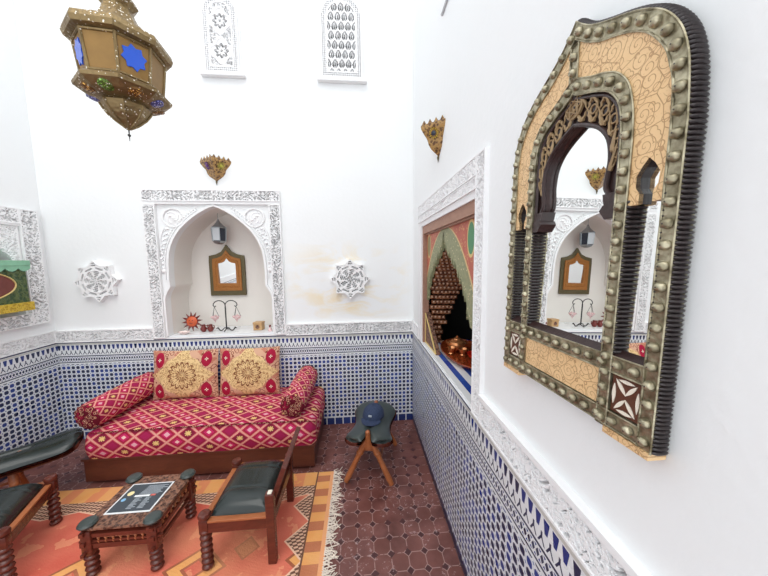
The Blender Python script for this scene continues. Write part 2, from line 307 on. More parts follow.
# ------------------------------------------------------------------ mesh helpers
class MB:
    def __init__(s): s.v = []; s.f = []; s.u = {}; s.mi = []
    def add(s, V, Fc, T=None, mi=0, uv=None):
        n = len(s.v)
        for p in V:
            p = Vector(p); s.v.append(T @ p if T else p)
        for f in Fc: s.f.append([n+i for i in f]); s.mi.append(mi)
        if uv:
            for i, t in enumerate(uv): s.u[n+i] = t
        return s
    def box(s, a, b, T=None, bev=0, mi=0):
        (x0, y0, z0), (x1, y1, z1) = a, b
        if not bev:
            V = [(x, y, z) for z in (z0, z1) for y in (y0, y1) for x in (x0, x1)]
            return s.add(V, [(0, 2, 3, 1), (4, 5, 7, 6), (0, 1, 5, 4), (2, 6, 7, 3), (0, 4, 6, 2), (1, 3, 7, 5)], T, mi)
        bm = bmesh.new(); bmesh.ops.create_cube(bm, size=1)
        for v in bm.verts: v.co = Vector(((x0+x1)/2+v.co.x*(x1-x0), (y0+y1)/2+v.co.y*(y1-y0), (z0+z1)/2+v.co.z*(z1-z0)))
        bmesh.ops.bevel(bm, geom=bm.edges[:], offset=bev, segments=2, affect='EDGES', profile=.5)
        bm.verts.index_update(); s.add([v.co.copy() for v in bm.verts], [[v.index for v in f.verts] for f in bm.faces], T, mi); bm.free(); return s
    def lathe(s, prof, n=16, T=None, mi=0, caps=True, ph=0, sx=1, sy=1):
        V = []; Fc = []
        for r, z in prof:
            for k in range(n): a = 2*pi*k/n+ph; V.append((r*cos(a)*sx, r*sin(a)*sy, z))
        for i in range(len(prof)-1):
            for k in range(n): Fc.append((i*n+k, i*n+(k+1) % n, (i+1)*n+(k+1) % n, (i+1)*n+k))
        if caps: Fc.append(tuple(range(n))[::-1]); Fc.append(tuple((len(prof)-1)*n+k for k in range(n)))
        return s.add(V, Fc, T, mi)
    def ball(s, c, r, n=10, m_=6, mi=0, T=None):
        r = (r, r, r) if not hasattr(r, '__len__') else r
        prof = [(max(1e-4, sin(pi*i/m_)), -cos(pi*i/m_)) for i in range(m_+1)]
        TT = Matrix.Translation(c) @ Matrix.Diagonal((*r, 1))
        return s.lathe(prof, n, (T @ TT) if T else TT, mi)
    def tube(s, pts, r, n=8, mi=0, T=None):
        pts = [Vector(p) for p in pts]; V = []; Fc = []; rr = r if hasattr(r, '__len__') else [r]*len(pts); nx = None
        for i, p in enumerate(pts):
            d = (pts[min(i+1, len(pts)-1)]-pts[max(i-1, 0)]).normalized()
            if nx is None: nx = d.orthogonal().normalized()
            nx = (nx-d*nx.dot(d)); nx = nx.normalized() if nx.length > 1e-6 else d.orthogonal().normalized()
            ny = d.cross(nx)
            for k in range(n): a = 2*pi*k/n; V.append(p+(nx*cos(a)+ny*sin(a))*rr[i])
        for i in range(len(pts)-1):
            for k in range(n): Fc.append((i*n+k, i*n+(k+1) % n, (i+1)*n+(k+1) % n, (i+1)*n+k))
        Fc.append(tuple(range(n))[::-1]); Fc.append(tuple((len(pts)-1)*n+k for k in range(n)))
        return s.add(V, Fc, T, mi)
    def poly(s, loops, f, d0, d1, mi=0):
        """flat outline(s) [outer, hole...] of (a,b), extruded from depth d0 to d1; f(a,b,d)->xyz"""
        fl = [p for l in loops for p in l]
        tris = tessellate_polygon([[Vector((a, b, 0)) for a, b in l] for l in loops]); n = len(fl)
        V = [f(a, b, d1) for a, b in fl]+[f(a, b, d0) for a, b in fl]; Fc = [tuple(t) for t in tris]+[tuple(n+i for i in t[::-1]) for t in tris]
        k = 0
        for l in loops:
            for i in range(len(l)): a = k+i; b = k+(i+1) % len(l); Fc.append((a, b, n+b, n+a))
            k += len(l)
        return s.add(V, Fc, None, mi)
    def grid(s, fn, nu, nv, uvf=None, mi=0, T=None, wrap=False, keep=None):
        V = []; U = []
        for j in range(nv+1):
            for i in range(nu+1 if not wrap else nu):
                V.append(fn(i/nu, j/nv)); U.append(uvf(i/nu, j/nv) if uvf else (0, 0))
        w_ = nu+1 if not wrap else nu; Fc = []
        for j in range(nv):
            for i in range(nu):
                if keep and not keep((i+.5)/nu, (j+.5)/nv): continue
                i2 = (i+1) % w_ if wrap else i+1; Fc.append((j*w_+i, j*w_+i2, (j+1)*w_+i2, (j+1)*w_+i))
        return s.add(V, Fc, T, mi, U if uvf else None)
    def build(s, name, mats, parent=None, smooth=False, loc=None, rz=0, fix=True):
        me = bpy.data.meshes.new(name); me.from_pydata([tuple(v) for v in s.v], [], s.f)
        mats = mats if isinstance(mats, (list, tuple)) else [mats]
        for m_ in mats: me.materials.append(M[m_])
        if len(mats) > 1: me.polygons.foreach_set('material_index', s.mi)
        if s.u:
            L = me.uv_layers.new(name='uv')
            for l in me.loops: L.data[l.index].uv = s.u.get(l.vertex_index, (0, 0))
        if fix:
            bm = bmesh.new(); bm.from_mesh(me); bmesh.ops.recalc_face_normals(bm, faces=bm.faces[:]); bm.to_mesh(me); bm.free()
        if smooth:
            me.polygons.foreach_set('use_smooth', [True]*len(me.polygons))
            try: me.set_sharp_from_angle(angle=.75)
            except Exception: pass
        o = bpy.data.objects.new(name, me); COL.objects.link(o)
        if parent: o.parent = parent
        if loc: o.location = loc
        if rz: o.rotation_euler.z = rz
        return o
def tag(o, label=None, cat=None, group=None, kind=None):
    if label: o['label'] = label
    if cat: o['category'] = cat
    if group: o['group'] = group
    if kind: o['kind'] = kind
    return o
def thing(name, label, cat, loc=(0, 0, 0), rz=0, group=None):
    o = bpy.data.objects.new(name, None); COL.objects.link(o); o.location = loc; o.rotation_euler.z = rz; o.empty_display_size = .05
    return tag(o, label, cat, group)
def struct(o, label=None): o['kind'] = 'structure'; return o
TR = Matrix.Translation
def RX(a): return Matrix.Rotation(a, 4, 'X')
def RY(a): return Matrix.Rotation(a, 4, 'Y')
def RZ(a): return Matrix.Rotation(a, 4, 'Z')
def resample(P, n):
    L = [0]
    for a, b in zip(P, P[1:]): L.append(L[-1]+hypot(b[0]-a[0], b[1]-a[1]))
    out = []
    for k in range(n):
        d = L[-1]*k/(n-1); i = 0
        while i < len(P)-2 and L[i+1] < d: i += 1
        t = (d-L[i])/max(1e-9, L[i+1]-L[i]); out.append((P[i][0]+(P[i+1][0]-P[i][0])*t, P[i][1]+(P[i+1][1]-P[i][1])*t))
    return out
def crom(P, k=6):
    out = []
    for i in range(len(P)-1):
        p0 = P[max(0, i-1)]; p1 = P[i]; p2 = P[i+1]; p3 = P[min(len(P)-1, i+2)]
        for j in range(k):
            t = j/k; out.append(tuple(.5*((2*p1[c])+(-p0[c]+p2[c])*t+(2*p0[c]-5*p1[c]+4*p2[c]-p3[c])*t*t+(-p0[c]+3*p1[c]-3*p2[c]+p3[c])*t**3) for c in range(len(p1))))
    return out+[tuple(P[-1])]
fB = lambda a, b, d: (a, -d, b)          # on the back wall
fR = lambda a, b, d: (-d, a, b)          # on the right wall
fL = lambda a, b, d: (-W+d, a, b)        # on the left wall

# ------------------------------------------------------------------ SETTING
struct(MB().box((-W-.4, YF, -.1), (.4, .4, 0)).build('floor', 'floor'))
NX = -1.785
def arch_loop(cx, z0, hw_low, step0, step1, hw, zs, za, flat=0):
    """horseshoe niche outline, counter-clockwise"""
    half = [(hw_low, z0), (hw_low, step0)]+crom([(hw_low, step0), (hw_low-.012, step0+.05), (hw, step1)], 3)[1:]
    half += crom([(hw, step1), (hw*1.005, zs), (hw*.96, zs+(za-zs)*.33), (hw*.78, zs+(za-zs)*.60), (hw*.48, zs+(za-zs)*.81), (hw*.2, zs+(za-zs)*.94), (0, za)], 5)[1:]
    return [(cx+t, z) for t, z in half]+[(cx-t, z) for t, z in half[::-1][1:]]
AN = arch_loop(NX, .93, .462, 1.26, 1.38, .41, 1.50, 2.085)
wb = MB().poly([[(-W-.3, 0), (.3, 0), (.3, ZT), (-W-.3, ZT)], AN], fB, -.06, 0).build('wall_back', 'wall_s'); struct(wb)
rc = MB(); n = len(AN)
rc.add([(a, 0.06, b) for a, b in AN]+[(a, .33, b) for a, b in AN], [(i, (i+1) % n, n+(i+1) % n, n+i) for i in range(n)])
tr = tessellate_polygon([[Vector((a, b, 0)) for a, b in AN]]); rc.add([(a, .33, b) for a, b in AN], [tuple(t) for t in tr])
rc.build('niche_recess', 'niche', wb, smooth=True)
MB().box((-2.245, -.004, .922), (-1.325, .325, .934)).build('niche_floor_tiles', 'zy', wb)
OY0, OY1, OZ0, OZ1 = -1.49, -.40, .915, 1.86
wr = MB().poly([[(YF, 0), (0, 0), (0, ZT), (YF, ZT)], [(OY0, OZ0), (OY1, OZ0), (OY1, OZ1), (OY0, OZ1)]], fR, -.06, 0).build('wall_right', 'wall'); struct(wr)
AL = arch_loop(-.60, 1.20, .40, 1.36, 1.42, .36, 1.50, 1.86)
wl = MB().poly([[(YF, 0), (0, 0), (0, ZT), (YF, ZT)], AL], fL, -.06, 0).build('wall_left', 'wall'); struct(wl)
rc = MB(); n = len(AL); rc.add([fL(a, b, -.06) for a, b in AL]+[fL(a, b, -.3) for a, b in AL], [(i, (i+1) % n, n+(i+1) % n, n+i) for i in range(n)])
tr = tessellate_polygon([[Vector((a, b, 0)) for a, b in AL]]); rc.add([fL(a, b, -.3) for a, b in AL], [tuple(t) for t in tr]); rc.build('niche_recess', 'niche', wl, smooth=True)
# tiled dados
struct(MB().box((-W+.012, -.012, 0), (-.012, 0, .905)).build('trim_1', 'zx'))
struct(MB().box((-.012, YF, 0), (0, 0, .905)).build('trim_2', 'zy'))
struct(MB().box((-W, YF, 0), (-W+.012, 0, .905)).build('trim_3', 'zy'))

# carved plaster: real relief
def vine(s, t, k):
    """0 = cut away, 1 = raised; arabesque with period ~k"""
    a = 2*pi*s/k; b = 2*pi*t/k
    v = sin(a*1.5+1.9*sin(b*1.3)+.4)*sin(b*1.7+1.7*sin(a*1.1))
    u = sin(a*3.1+1.3*sin(b*2.3))*cos(b*2.9+1.1*sin(a*1.9))
    return min(.68-v, abs(v+.12)*1.6-.060, .84-u)+.12
def dummy(): pass
def relief(mb, f, s0, s1, t0, t1, res, dep, k=.075, lip=.08, thr=.17, base=.0005, keep=None, hfun=None):
    nu = max(2, int((s1-s0)/res)); nv = max(2, int((t1-t0)/res)); wd = min(s1-s0, t1-t0)
    def h(i, j):
        s = s0+(s1-s0)*i; t = t0+(t1-t0)*j
        e = min(s-s0, s1-s, t-t0, t1-t)/wd
        if hfun: return hfun(s, t)
        if e < lip: return dep+.002
        q = vine(s, t, k); return base+(dep-base)*max(0, min(1, (q-.12)/.07))
    mb.grid(lambda i, j: f(s0+(s1-s0)*i, t0+(t1-t0)*j, h(i, j)), nu, nv, keep=keep)
    # sides
    for (a, b, c, d) in ((s0, t0, s1, t0), (s0, t1, s1, t1), (s0, t0, s0, t1), (s1, t0, s1, t1)):
        mb.add([f(a, b, 0), f(c, d, 0), f(c, d, dep+.002), f(a, b, dep+.002)], [(0, 1, 2, 3)])
    return mb
FZ0, FZ1 = .906, 1.012
mb = MB(); relief(mb, fB, -W+.012, -2.362, FZ0, FZ1, .0036, .026, k=.10); relief(mb, fB, -1.208, -.012, FZ0, FZ1, .0036, .026, k=.10)
mb.box((-2.362, -.014, FZ0), (-1.208, 0, .921)); struct(mb.build('trim_4', 'plaster', fix=False))
mb = MB(); relief(mb, fR, -2.75, -1.582, FZ0, FZ1+.004, .0026, .020, k=.085); relief(mb, fR, -.3, -.018, FZ0, FZ1, .005, .014)
mb.box((-.02, YF, FZ0), (0, -2.75, FZ1)); mb.box((-.026, -2.75, FZ1+.004), (0, -1.582, FZ1+.02)); struct(mb.build('trim_5', 'plaster', fix=False))
mb = MB(); relief(mb, fL, -1.1, -.018, FZ0, FZ1, .0048, .014); mb.box((-W, YF, FZ0), (-W+.014, -1.1, FZ1)); struct(mb.build('trim_6', 'plaster', fix=False))
# frame round the back niche
mb = MB()
relief(mb, fB, -2.362, -2.262, .921, 2.10, .0036, .030, k=.10); relief(mb, fB, -1.308, -1.208, .921, 2.10, .0036, .030, k=.10)
relief(mb, fB, -2.362, -1.208, 2.125, 2.222, .0036, .030, k=.10); mb.box((-2.362, -.024, 2.10), (-1.208, 0, 2.125))
struct(mb.build('trim_7', 'plaster', fix=False))
# arch mouldings and spandrel ornaments
mb = MB()
def ring(mb, loop, f, w0, w1, d0, d1):
    """moulding that follows loop between outward offsets w0 and w1"""
    A, B = offset(loop, w0), offset(loop, w1); n = len(A)
    V = [f(*A[i], d1) for i in range(n)]+[f(*B[i], d1) for i in range(n)]+[f(*A[i], d0) for i in range(n)]+[f(*B[i], d0) for i in range(n)]
    Fc = []
    for i in range(n-1): Fc += [(i, i+1, n+i+1, n+i), (i, i+1, 2*n+i+1, 2*n+i), (n+i, n+i+1, 3*n+i+1, 3*n+i)]
    mb.add(V, Fc)
def offset(P, w_):
    out = []
    for i, p in enumerate(P):
        a = P[max(0, i-1)]; b = P[min(len(P)-1, i+1)]; d = (b[0]-a[0], b[1]-a[1]); l = hypot(*d) or 1
        out.append((p[0]+d[1]/l*w_, p[1]-d[0]/l*w_))
    return out
ring(mb, AN, fB, 0, .018, 0, .016)
up_ = [p for p in AN if p[1] > 1.30]
for k, p in enumerate(resample(offset([q_ for q_ in up_ if q_[1] > 1.52], .052), 64)):
    if p[1] < 2.07 and abs(p[0]-NX) < .46: mb.ball((p[0], -.004, p[1]), (.0075, .012, .0075), 6, 4)
ring(mb, [q_ for q_ in up_ if q_[1] > 1.44 and q_[1] < 2.03 and q_[0] > NX], fB, .030, .038, 0, .010)
ring(mb, [q_ for q_ in up_ if q_[1] > 1.44 and q_[1] < 2.03 and q_[0] < NX], fB, .030, .038, 0, .010)
for sx in (-1, 1):
    c = (NX+sx*.345, 1.985)
    mb.tube([(c[0]+.085*cos(a*pi/14), -.006, c[1]+.078*sin(a*pi/14)) for a in range(29)], .007, 6)
    for L, ph in ((.06, .7), (.05, 2.6), (.05, -1.3)):
        mb.tube([(c[0]+sx*(L*cos(ph+t*.5)*(1-t*.14)), -.006, c[1]+L*sin(ph+t*.5)*(1-t*.14)) for t in range(7)], .005, 5)
    for t in range(3): mb.ball((c[0]+sx*(-.02+.02*t), -.004, c[1]-.02+.018*t), (.017, .014, .009), 8, 5)
    mb.ball((c[0], -.001, c[1]), (.075, .006, .068), 20, 6)
    for k in range(9):      # the leafy tail that runs down beside the arch
        zz = 1.89-k*.043; xx = NX+sx*(.40+.012*k if k < 7 else .455); mb.ball((xx, -.003, zz), (.016, .014, .011), 8, 4)
        mb.ball((xx+sx*.022, -.003, zz-.015), (.008, .012, .008), 6, 4)
    mb.tube([(NX+sx*(.425+.01*k+.018*sin(k*.8)), -.006, 1.90-.045*k) for k in range(9)], .005, 5)
    mb.ball((NX+sx*.455, -.004, 1.52), (.022, .014, .022), 10, 5)
struct(mb.build('trim_8', 'plaster', smooth=True, fix=False))
# frame round the hatch in the right wall
mb = MB()
relief(mb, fR, -1.582, -1.495, .906, 2.03, .003, .018, k=.10); relief(mb, fR, -1.494, -.30, 1.895, 1.945, .0036, .018, k=.09, lip=.12)
relief(mb, fR, -1.494, -.30, 1.95, 2.03, .0036, .018, k=.11); mb.box((-.012, -.40, .906), (0, -.30, 1.95)); mb.box((-.010, -1.495, 1.86), (0, -.40, 1.895))
struct(mb.build('trim_9', 'plaster', fix=False))
# frame round the left niche
mb = MB(); relief(mb, fL, -.185, -.055, 1.10, 2.03, .004, .028, k=.14); relief(mb, fL, -1.15, -.185, 1.91, 2.03, .004, .028, k=.14); relief(mb, fL, -1.15, -.185, 1.10, 1.20, .004, .028, k=.14)
mb.box((-W, -1.15, 1.895), (-W+.026, -.175, 1.912)); struct(mb.build('trim_10', 'plaster', fix=False))
def half_relief():
    mb = MB()
    def keep(i, j):
        a = -1.0+.83*i; b = 1.42+.48*j
        return all(True for _ in (0,)) and not inside(a, b, AL)
    relief(mb, fL, -1.0, -.19, 1.42, 1.893, .006, .012, k=.11, lip=.03, keep=lambda i, j: not inside(-1.0+.81*i, 1.42+.473*j, AL))
    return mb
def inside(x, y, P):
    c = False; j = len(P)-1
    for i in range(len(P)):
        if (P[i][1] > y) != (P[j][1] > y) and x < (P[j][0]-P[i][0])*(y-P[i][1])/(P[j][1]-P[i][1])+P[i][0]: c = not c
        j = i
    return c
struct(half_relief().build('trim_11', 'plaster', fix=False))
# blind carved windows high on the back wall
def blind_window(name, x0, x1, z0, z1, style):
    cx = (x0+x1)/2; hw = (x1-x0)/2; zs = z1-hw*1.0
    def dist(x, z):
        if z <= zs: return min(hw-abs(x-cx), z-z0)
        return hw-hypot(x-cx, (z-zs))
    def hf(s, t):
        e = dist(s, t)
        if e < .012: return .034
        if e < .042:     # bead chain round the edge
            ang = (s+t)*2*pi/.032; an2 = (s-t)*2*pi/.032
            return 0 if (sin(ang)*sin(an2) > .30) else .032
        if e < .055: return .034
        if style == 0:
            best = 9
            for cz in (z0+.17, z0+.40):
                dx, dz = s-cx, t-cz; r = hypot(dx, dz); th = atan2(dz, dx)
                lob = .085*(1+.18*cos(4*th)); 
                if abs(r-lob) < .010: return .034
                if r < lob: 
                    pr = .05*(.55+.45*abs(cos(4*th)))
                    return 0 if abs(r-pr) < .010 or r < .010 else .030
            q = vine(s-cx, t-z0, .085); return 0 if q < .16 else .030
        a = (s-cx)/.058; b = (t-z0)/.075; row = floor(b); a2 = a+(.5 if row % 2 else 0); fa = abs(a2-floor(a2)-.5); fb = b-row
        y_ = min(abs(fa-.42*(1-fb)), abs(fb-.25-fa)*1.0)
        return 0 if (abs(fa-.33*sin(fb*pi)) < .10 and fb > .12) else (0 if fa < .09 and .25 < fb < .7 else .032)
    root = MB(); nu = int((x1-x0)/.0034); nv = int((z1-z0)/.0034)
    root.grid(lambda i, j: fB(x0+(x1-x0)*i, z0+(z1-z0)*j, hf(x0+(x1-x0)*i, z0+(z1-z0)*j)), nu, nv, keep=lambda i, j: dist(x0+(x1-x0)*i, z0+(z1-z0)*j) > 0)
    arcp = [(cx+hw, z0)]+[(cx+hw*cos(a*pi/24), zs+hw*sin(a*pi/24)) for a in range(25)]+[(cx-hw, z0)]
    ring(root, arcp, fB, -.004, .012, 0, .026)
    o = struct(root.build(name, 'plaster', fix=False))
    MB().box((x0-.04, -.045, z0-.028), (x1+.04, 0, z0), bev=.006).build('window_sill', 'plaster', o)
    return o
blind_window('window_1', -1.765, -1.485, 3.18, 3.775, 0)
blind_window('window_2', -.805, -.455, 3.175, 3.835, 1)

# room behind the hatch
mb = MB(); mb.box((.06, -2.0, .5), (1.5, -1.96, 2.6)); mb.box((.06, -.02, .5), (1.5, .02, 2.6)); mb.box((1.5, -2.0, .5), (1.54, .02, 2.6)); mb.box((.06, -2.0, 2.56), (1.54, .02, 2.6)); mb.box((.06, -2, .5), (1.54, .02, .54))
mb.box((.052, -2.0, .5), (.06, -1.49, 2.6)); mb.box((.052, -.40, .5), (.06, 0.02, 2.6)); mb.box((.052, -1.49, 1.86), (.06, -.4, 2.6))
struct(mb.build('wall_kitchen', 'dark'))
struct(MB().box((-.004, OY0, .895), (.62, OY1, .918), bev=.002).build('trim_12', 'stripes'))

# carved wooden arch screen in the hatch
scr = thing('carved_arch_screen', 'red and green painted wooden screen with serrated pointed arch filling the hatch', 'screen', (.03, -.9, .918))
sl = lambda *p: p
def unp(o):   # child built in world coordinates
    o.location = -Vector(o.parent.location); return o
fb = MB().box((.0, OY0, 1.80), (.045, OY1, OZ1)).box((.0, OY1-.035, .918), (.045, OY1, 1.80)).box((.0, OY0, .918), (.045, OY0+.02, 1.80)).box((.015, OY0, 1.79), (.05, OY1, 1.80))
unp(fb.build('frame', 'frame_w', scr))
arch_l = [(-.437, 1.27), (-.456, 1.36), (-.52, 1.445), (-.615, 1.535), (-.72, 1.60), (-.80, 1.65), (-.85, 1.70), (-.88, 1.765)]
def serr(P, sg):
    out = []
    for i in range(len(P)-1):
        a, b = P[i], P[i+1]; out.append(a)
        for k in (1, 2, 3):
            t = k/3.; pt = (a[0]+(b[0]-a[0])*t, a[1]+(b[1]-a[1])*t)
            if k < 3: out.append((pt[0], pt[1]+.034)); out.append((pt[0]+sg*-.014, pt[1]-.012))
    out.append(P[-1]); return out
LL = serr(arch_l, 1); RR = [(-1.75-a, b) for a, b in LL]
pan = [(-.435, .918), (-.435, 1.79), (-1.47, 1.79), (-1.47, 1.12)]+[(p[0], p[1]) for p in RR if p[0] > -1.46][1:]+[(-.885, 1.77)]+LL[::-1][1:]+[(-.47, 1.17)]
# left foot of the screen is a triangular bracket
pan = [(-.435, 1.27), (-.435, 1.795), (-1.47, 1.795), (-1.47, 1.24)]+[(-1.345, 1.26)]+RR[1:]+[(-.89, 1.775)]+LL[::-1][1:]
unp(MB().poly([pan], lambda a, b, d: (d, a, b), .03, .05).build('panel', 'panel', scr))
br = MB().poly([[(-.435, .918), (-.435, 1.17), (-.76, .918)]], lambda a, b, d: (d, a, b), .02, .055)
bo = unp(br.build('bracket', 'ctop', scr)); tag(bo, 'dark carved triangular corner bracket edged in gold')
gb = MB(); P3 = [(-.435, .924), (-.435, 1.162), (-.75, .924), (-.435, .924)]
for a, b in zip(P3, P3[1:]): gb.tube([(.02, a[0], a[1]), (.02, b[0], b[1])], .006, 6)
g_ = gb.build('gold_edging', 'goldp', bo)
mu = MB()
vl_ = arch_l[::-1]+[(-.437, .93)]; prof = resample(vl_, 26)
for i, (y0, z0) in enumerate(prof):
    kn = int(3+max(0, min(1, (z0-1.0)/.5))*7)
    for k in range(kn):
        d = .053+k*.030+(.015 if i % 2 else 0); zz = z0-.012
        mu.box((d, y0-.020-.006*k, zz-.006), (d+.026, y0+.03, zz+.022), mi=0); mu.box((d+.004, y0-.024-.006*k, zz+.006), (d+.017, y0-.012-.006*k, zz+.018), mi=1)
        if z0 > 1.5: y1 = -1.77-y0; mu.box((d, y1-.03, zz-.006), (d+.026, y1+.02+.006*k, zz+.022), mi=0)
unp(mu.build('honeycomb_vault', ['muq', 'muql'], scr))

# ------------------------------------------------------------------ RUG
rug = MB(); rug.grid(lambda i, j: (-3.05+2.32*i, -1.75+1.10*j, .006+.0015*sin(i*40)*sin(j*23)), 120, 60); rug.box((-3.05, -1.75, .0005), (-.73, -.65, .004))
ro = rug.build('kilim_rug', 'kilim', loc=(0, 0, 0), fix=False); tag(ro, 'orange and coral kilim rug with zigzag end and white fringe', 'rug')
fr = MB(); r_ = random.Random(2)
for k in range(95):
    y = -1.74+1.09*k/94
    for q_ in range(2):
        a = r_.uniform(-.9, .9); L = r_.uniform(.03, .085); b = r_.uniform(-.6, .6); z = .004+r_.random()*.004
        fr.tube([(-.735, y, z+.002), (-.73+L*.5*cos(a), y+L*.5*sin(a), z), (-.73+L*cos(a+b), y+L*sin(a+b), z)], [.0028, .0026, .0022], 5)
tag(fr.build('fringe', 'fringe', ro, fix=False), 'tangled white yarn fringe', kind='stuff')

# ------------------------------------------------------------------ DAYBED
bed = thing('daybed', 'low daybed under a crimson diamond-woven mattress against the mosaic back wall', 'daybed', (-1.70, -.305, 0))
BX0, BX1, BY0, BY1 = -2.515, -.885, -.60, -.015
bs = MB().box((BX0, BY0, .02), (BX1, BY0+.03, .185)).box((BX0, BY1-.03, .02), (BX1, BY1, .185)).box((BX0+.001, BY0+.03, .02), (BX0+.03, BY1-.03, .184)).box((BX1-.03, BY0+.03, .02), (BX1-.001, BY1-.03, .184)).box((BX0-.01, BY0-.012, .185), (BX1+.01, BY1, .20), bev=.003)
bs.box((BX0+.03, BY0+.03, 0), (BX1-.03, BY1-.03, .05))
unp(bs.build('base', 'base', bed))
MX0, MX1, MY0, MY1, MZ0, MZ1 = -2.50, -.87, -.625, -.02, .20, .395
def mat_fn(i, j):
    # j: 0 bottom front .. front face .. top .. back ; i along x
    x = MX0+(MX1-MX0)*i; ex = min(i, 1-i)*(MX1-MX0)
    side = max(0, 1-ex/.05); inset = side*side*.05
    zt = MZ1+.008*sin(pi*i)-side**2*.05
    L = [.195, .605]; tot = .8; s = j*tot
    if s < .195: k = s/.195; return (x, MY0+.012*sin(pi*k*1)*-1+.02*(1-sin(pi*(k*.8+.1)))+inset, MZ0+(zt-MZ0)*k)
    k = (s-.195)/.605
    return (x, MY0+.02*(1-sin(pi*.9))+inset+(MY1-MY0-inset)*k, zt+.006*sin(pi*k)+.002*sin(i*37)*sin(k*9))
mt = MB().grid(mat_fn, 90, 44, lambda i, j: (i*1.63, j*.8))
# end faces
for e in (0, 1):
    x = MX0 if e == 0 else MX1
    mt.grid(lambda i, j: (x+(.014*sin(pi*i)*sin(pi*j))*(1 if e else -1), MY0+.05+(MY1-MY0-.05)*i, MZ0+(MZ1-.05-MZ0)*j), 20, 8, lambda i, j: (i*.56+.3, j*.15))
mat = unp(mt.build('mattress', 'dia', bed, smooth=True, fix=False))
pp = MB(); pts = [(MX0+.03, MY1, MZ1-.05)]+[(MX0+.012, -.5, MZ1-.045)]+[(MX0+(MX1-MX0)*i/30, MY0+.008+.05*max(0, 1-min(i, 30-i)/1.2)**2, MZ1+.004+.008*sin(pi*i/30)-.045*max(0, 1-min(i, 30-i)/1.2)**2) for i in range(31)]+[(MX1-.012, -.5, MZ1-.045), (MX1-.03, MY1, MZ1-.05)]
pp.tube([(p[0], p[1], p[2]) for p in pts], .006, 6); q_ = pp.build('piping', 'bdark', mat); 

def bolster(name, label, a, b, r, mat_='dia2'):
    a = Vector(a); b = Vector(b); L = (b-a).length; t = thing(name, label, 'bolster', a-Vector((0, 0, r)), group=None)
    Q = (b-a).to_track_quat('Z', 'Y').to_matrix().to_4x4(); T = TR((0, 0, r)) @ Q
    prof = lambda j: r*(1-.10*(abs(2*j-1))**6)*(1+.012*sin(j*40))
    mb = MB().grid(lambda i, j: (prof(j)*cos(2*pi*i), prof(j)*sin(2*pi*i), L*j), 28, 40, lambda i, j: (j*L, i*2*pi*r), T=T)
    mb.build('cover', mat_, t, smooth=True, fix=False)
    for z, s_ in ((0, -1), (L, 1)):
        e = MB(); pr = [(.92*r, 0), (.94*r, .006*s_), (.80*r, .020*s_), (.45*r, .024*s_), (.15*r, .010*s_), (.07*r, .016*s_), (.001, .020*s_)]
        V = []; Fc = []; n = 28
        for kk, (rr, zz) in enumerate(pr):
            for k in range(n): a_ = 2*pi*k/n; pl = 1+(.05*cos(a_*14) if 0 < kk < 5 else 0); V.append((rr*pl*cos(a_), rr*pl*sin(a_), z+zz))
        for i in range(len(pr)-1):
            for k in range(n): Fc.append((i*n+k, i*n+(k+1) % n, (i+1)*n+(k+1) % n, (i+1)*n+k))
        e.add(V, Fc, T); e.build('gathered_end', 'bdark', t, smooth=True)
    return t
bolster('bolster', 'crimson diamond-patterned bolster on the left end of the daybed', (-2.475, -.575, .502), (-2.40, -.06, .53), .100)
bolster('bolster', 'crimson diamond-patterned bolster on the right end of the daybed', (-1.045, -.56, .497), (-1.015, -.05, .53), .096)
def cushion(name, label, cx, w_, h_, y, z0, lean):
    t = thing(name, label, 'cushion', (cx, y, z0), group=None); T = RX(-lean)
    def fn(sg):
        def f(i, j):
            u = 2*i-1; v = 2*j-1; pf = (1-abs(u)**3)**.6*(1-abs(v)**3)**.6 if abs(u) < 1 and abs(v) < 1 else 0
            crin = .007*sin(u*17+v*3)*(1-abs(v))
            return (u*w_/2*(1-.03*(1-v*v)*abs(u)), sg*-(.065*pf+crin*pf), h_/2+v*h_/2*(1-.05*(1-u*u)*abs(v)))
        return f
    mb = MB()
    mb.grid(fn(1), 36, 28, lambda i, j: ((2*i-1)*w_/2, (2*j-1)*h_/2), T=T); mb.grid(fn(-1), 36, 28, lambda i, j: ((2*i-1)*w_/2, (2*j-1)*h_/2), T=T)
    mb.build('cover', 'bgold', t, smooth=True, fix=False); return t
cushion('cushion', 'gold medallion brocade cushion leaning on the wall, nearest the left bolster', -2.055, .55, .43, -.155, .403, .14)
cushion('cushion', 'gold medallion brocade cushion leaning on the wall, nearest the right bolster', -1.510, .525, .43, -.155, .403, .14)

# ------------------------------------------------------------------ TABLE
def bobbin(mb, x, y, z0, z1, r=.021, pitch=.034, top=None):
    n = max(3, round((z1-z0)/pitch)); pr = []
    for k in range(n):
        for s_ in range(6): u = s_/6; pr.append((r*(.66+.60*sin(pi*u)), z0+(z1-z0)*(k+u)/n))
    pr.append((r*.72, z1)); mb.lathe(pr, 14, TR((x, y, 0)))
table = thing('low_table', 'small carved dark wood low table on the kilim between two chairs', 'table', (-1.755, -1.105, .006))
tx0, tx1, ty0, ty1 = -1.905, -1.595, -1.255, -.955
corners = [(tx0, ty0), (tx1, ty0), (tx0, ty1), (tx1, ty1)]
for x, y in corners:
    lg = MB(); bobbin(lg, x, y, .006, .13, .024, .032)
    lg.box((x-.024, y-.024, .13), (x+.024, y+.024, .262), bev=.004)
    o = unp(lg.build('leg', 'dwood', table, smooth=True))
    d = MB().lathe([(.012, .262), (.036, .284), (.041, .294), (.034, .304), (.012, .307)], 18, TR((x, y, 0))); kn = d.build('finial_disc', 'gleather', o, smooth=True)
    tag(kn, 'flat round dark disc on top of the leg')
for k, (x, y) in enumerate(corners):
    pass
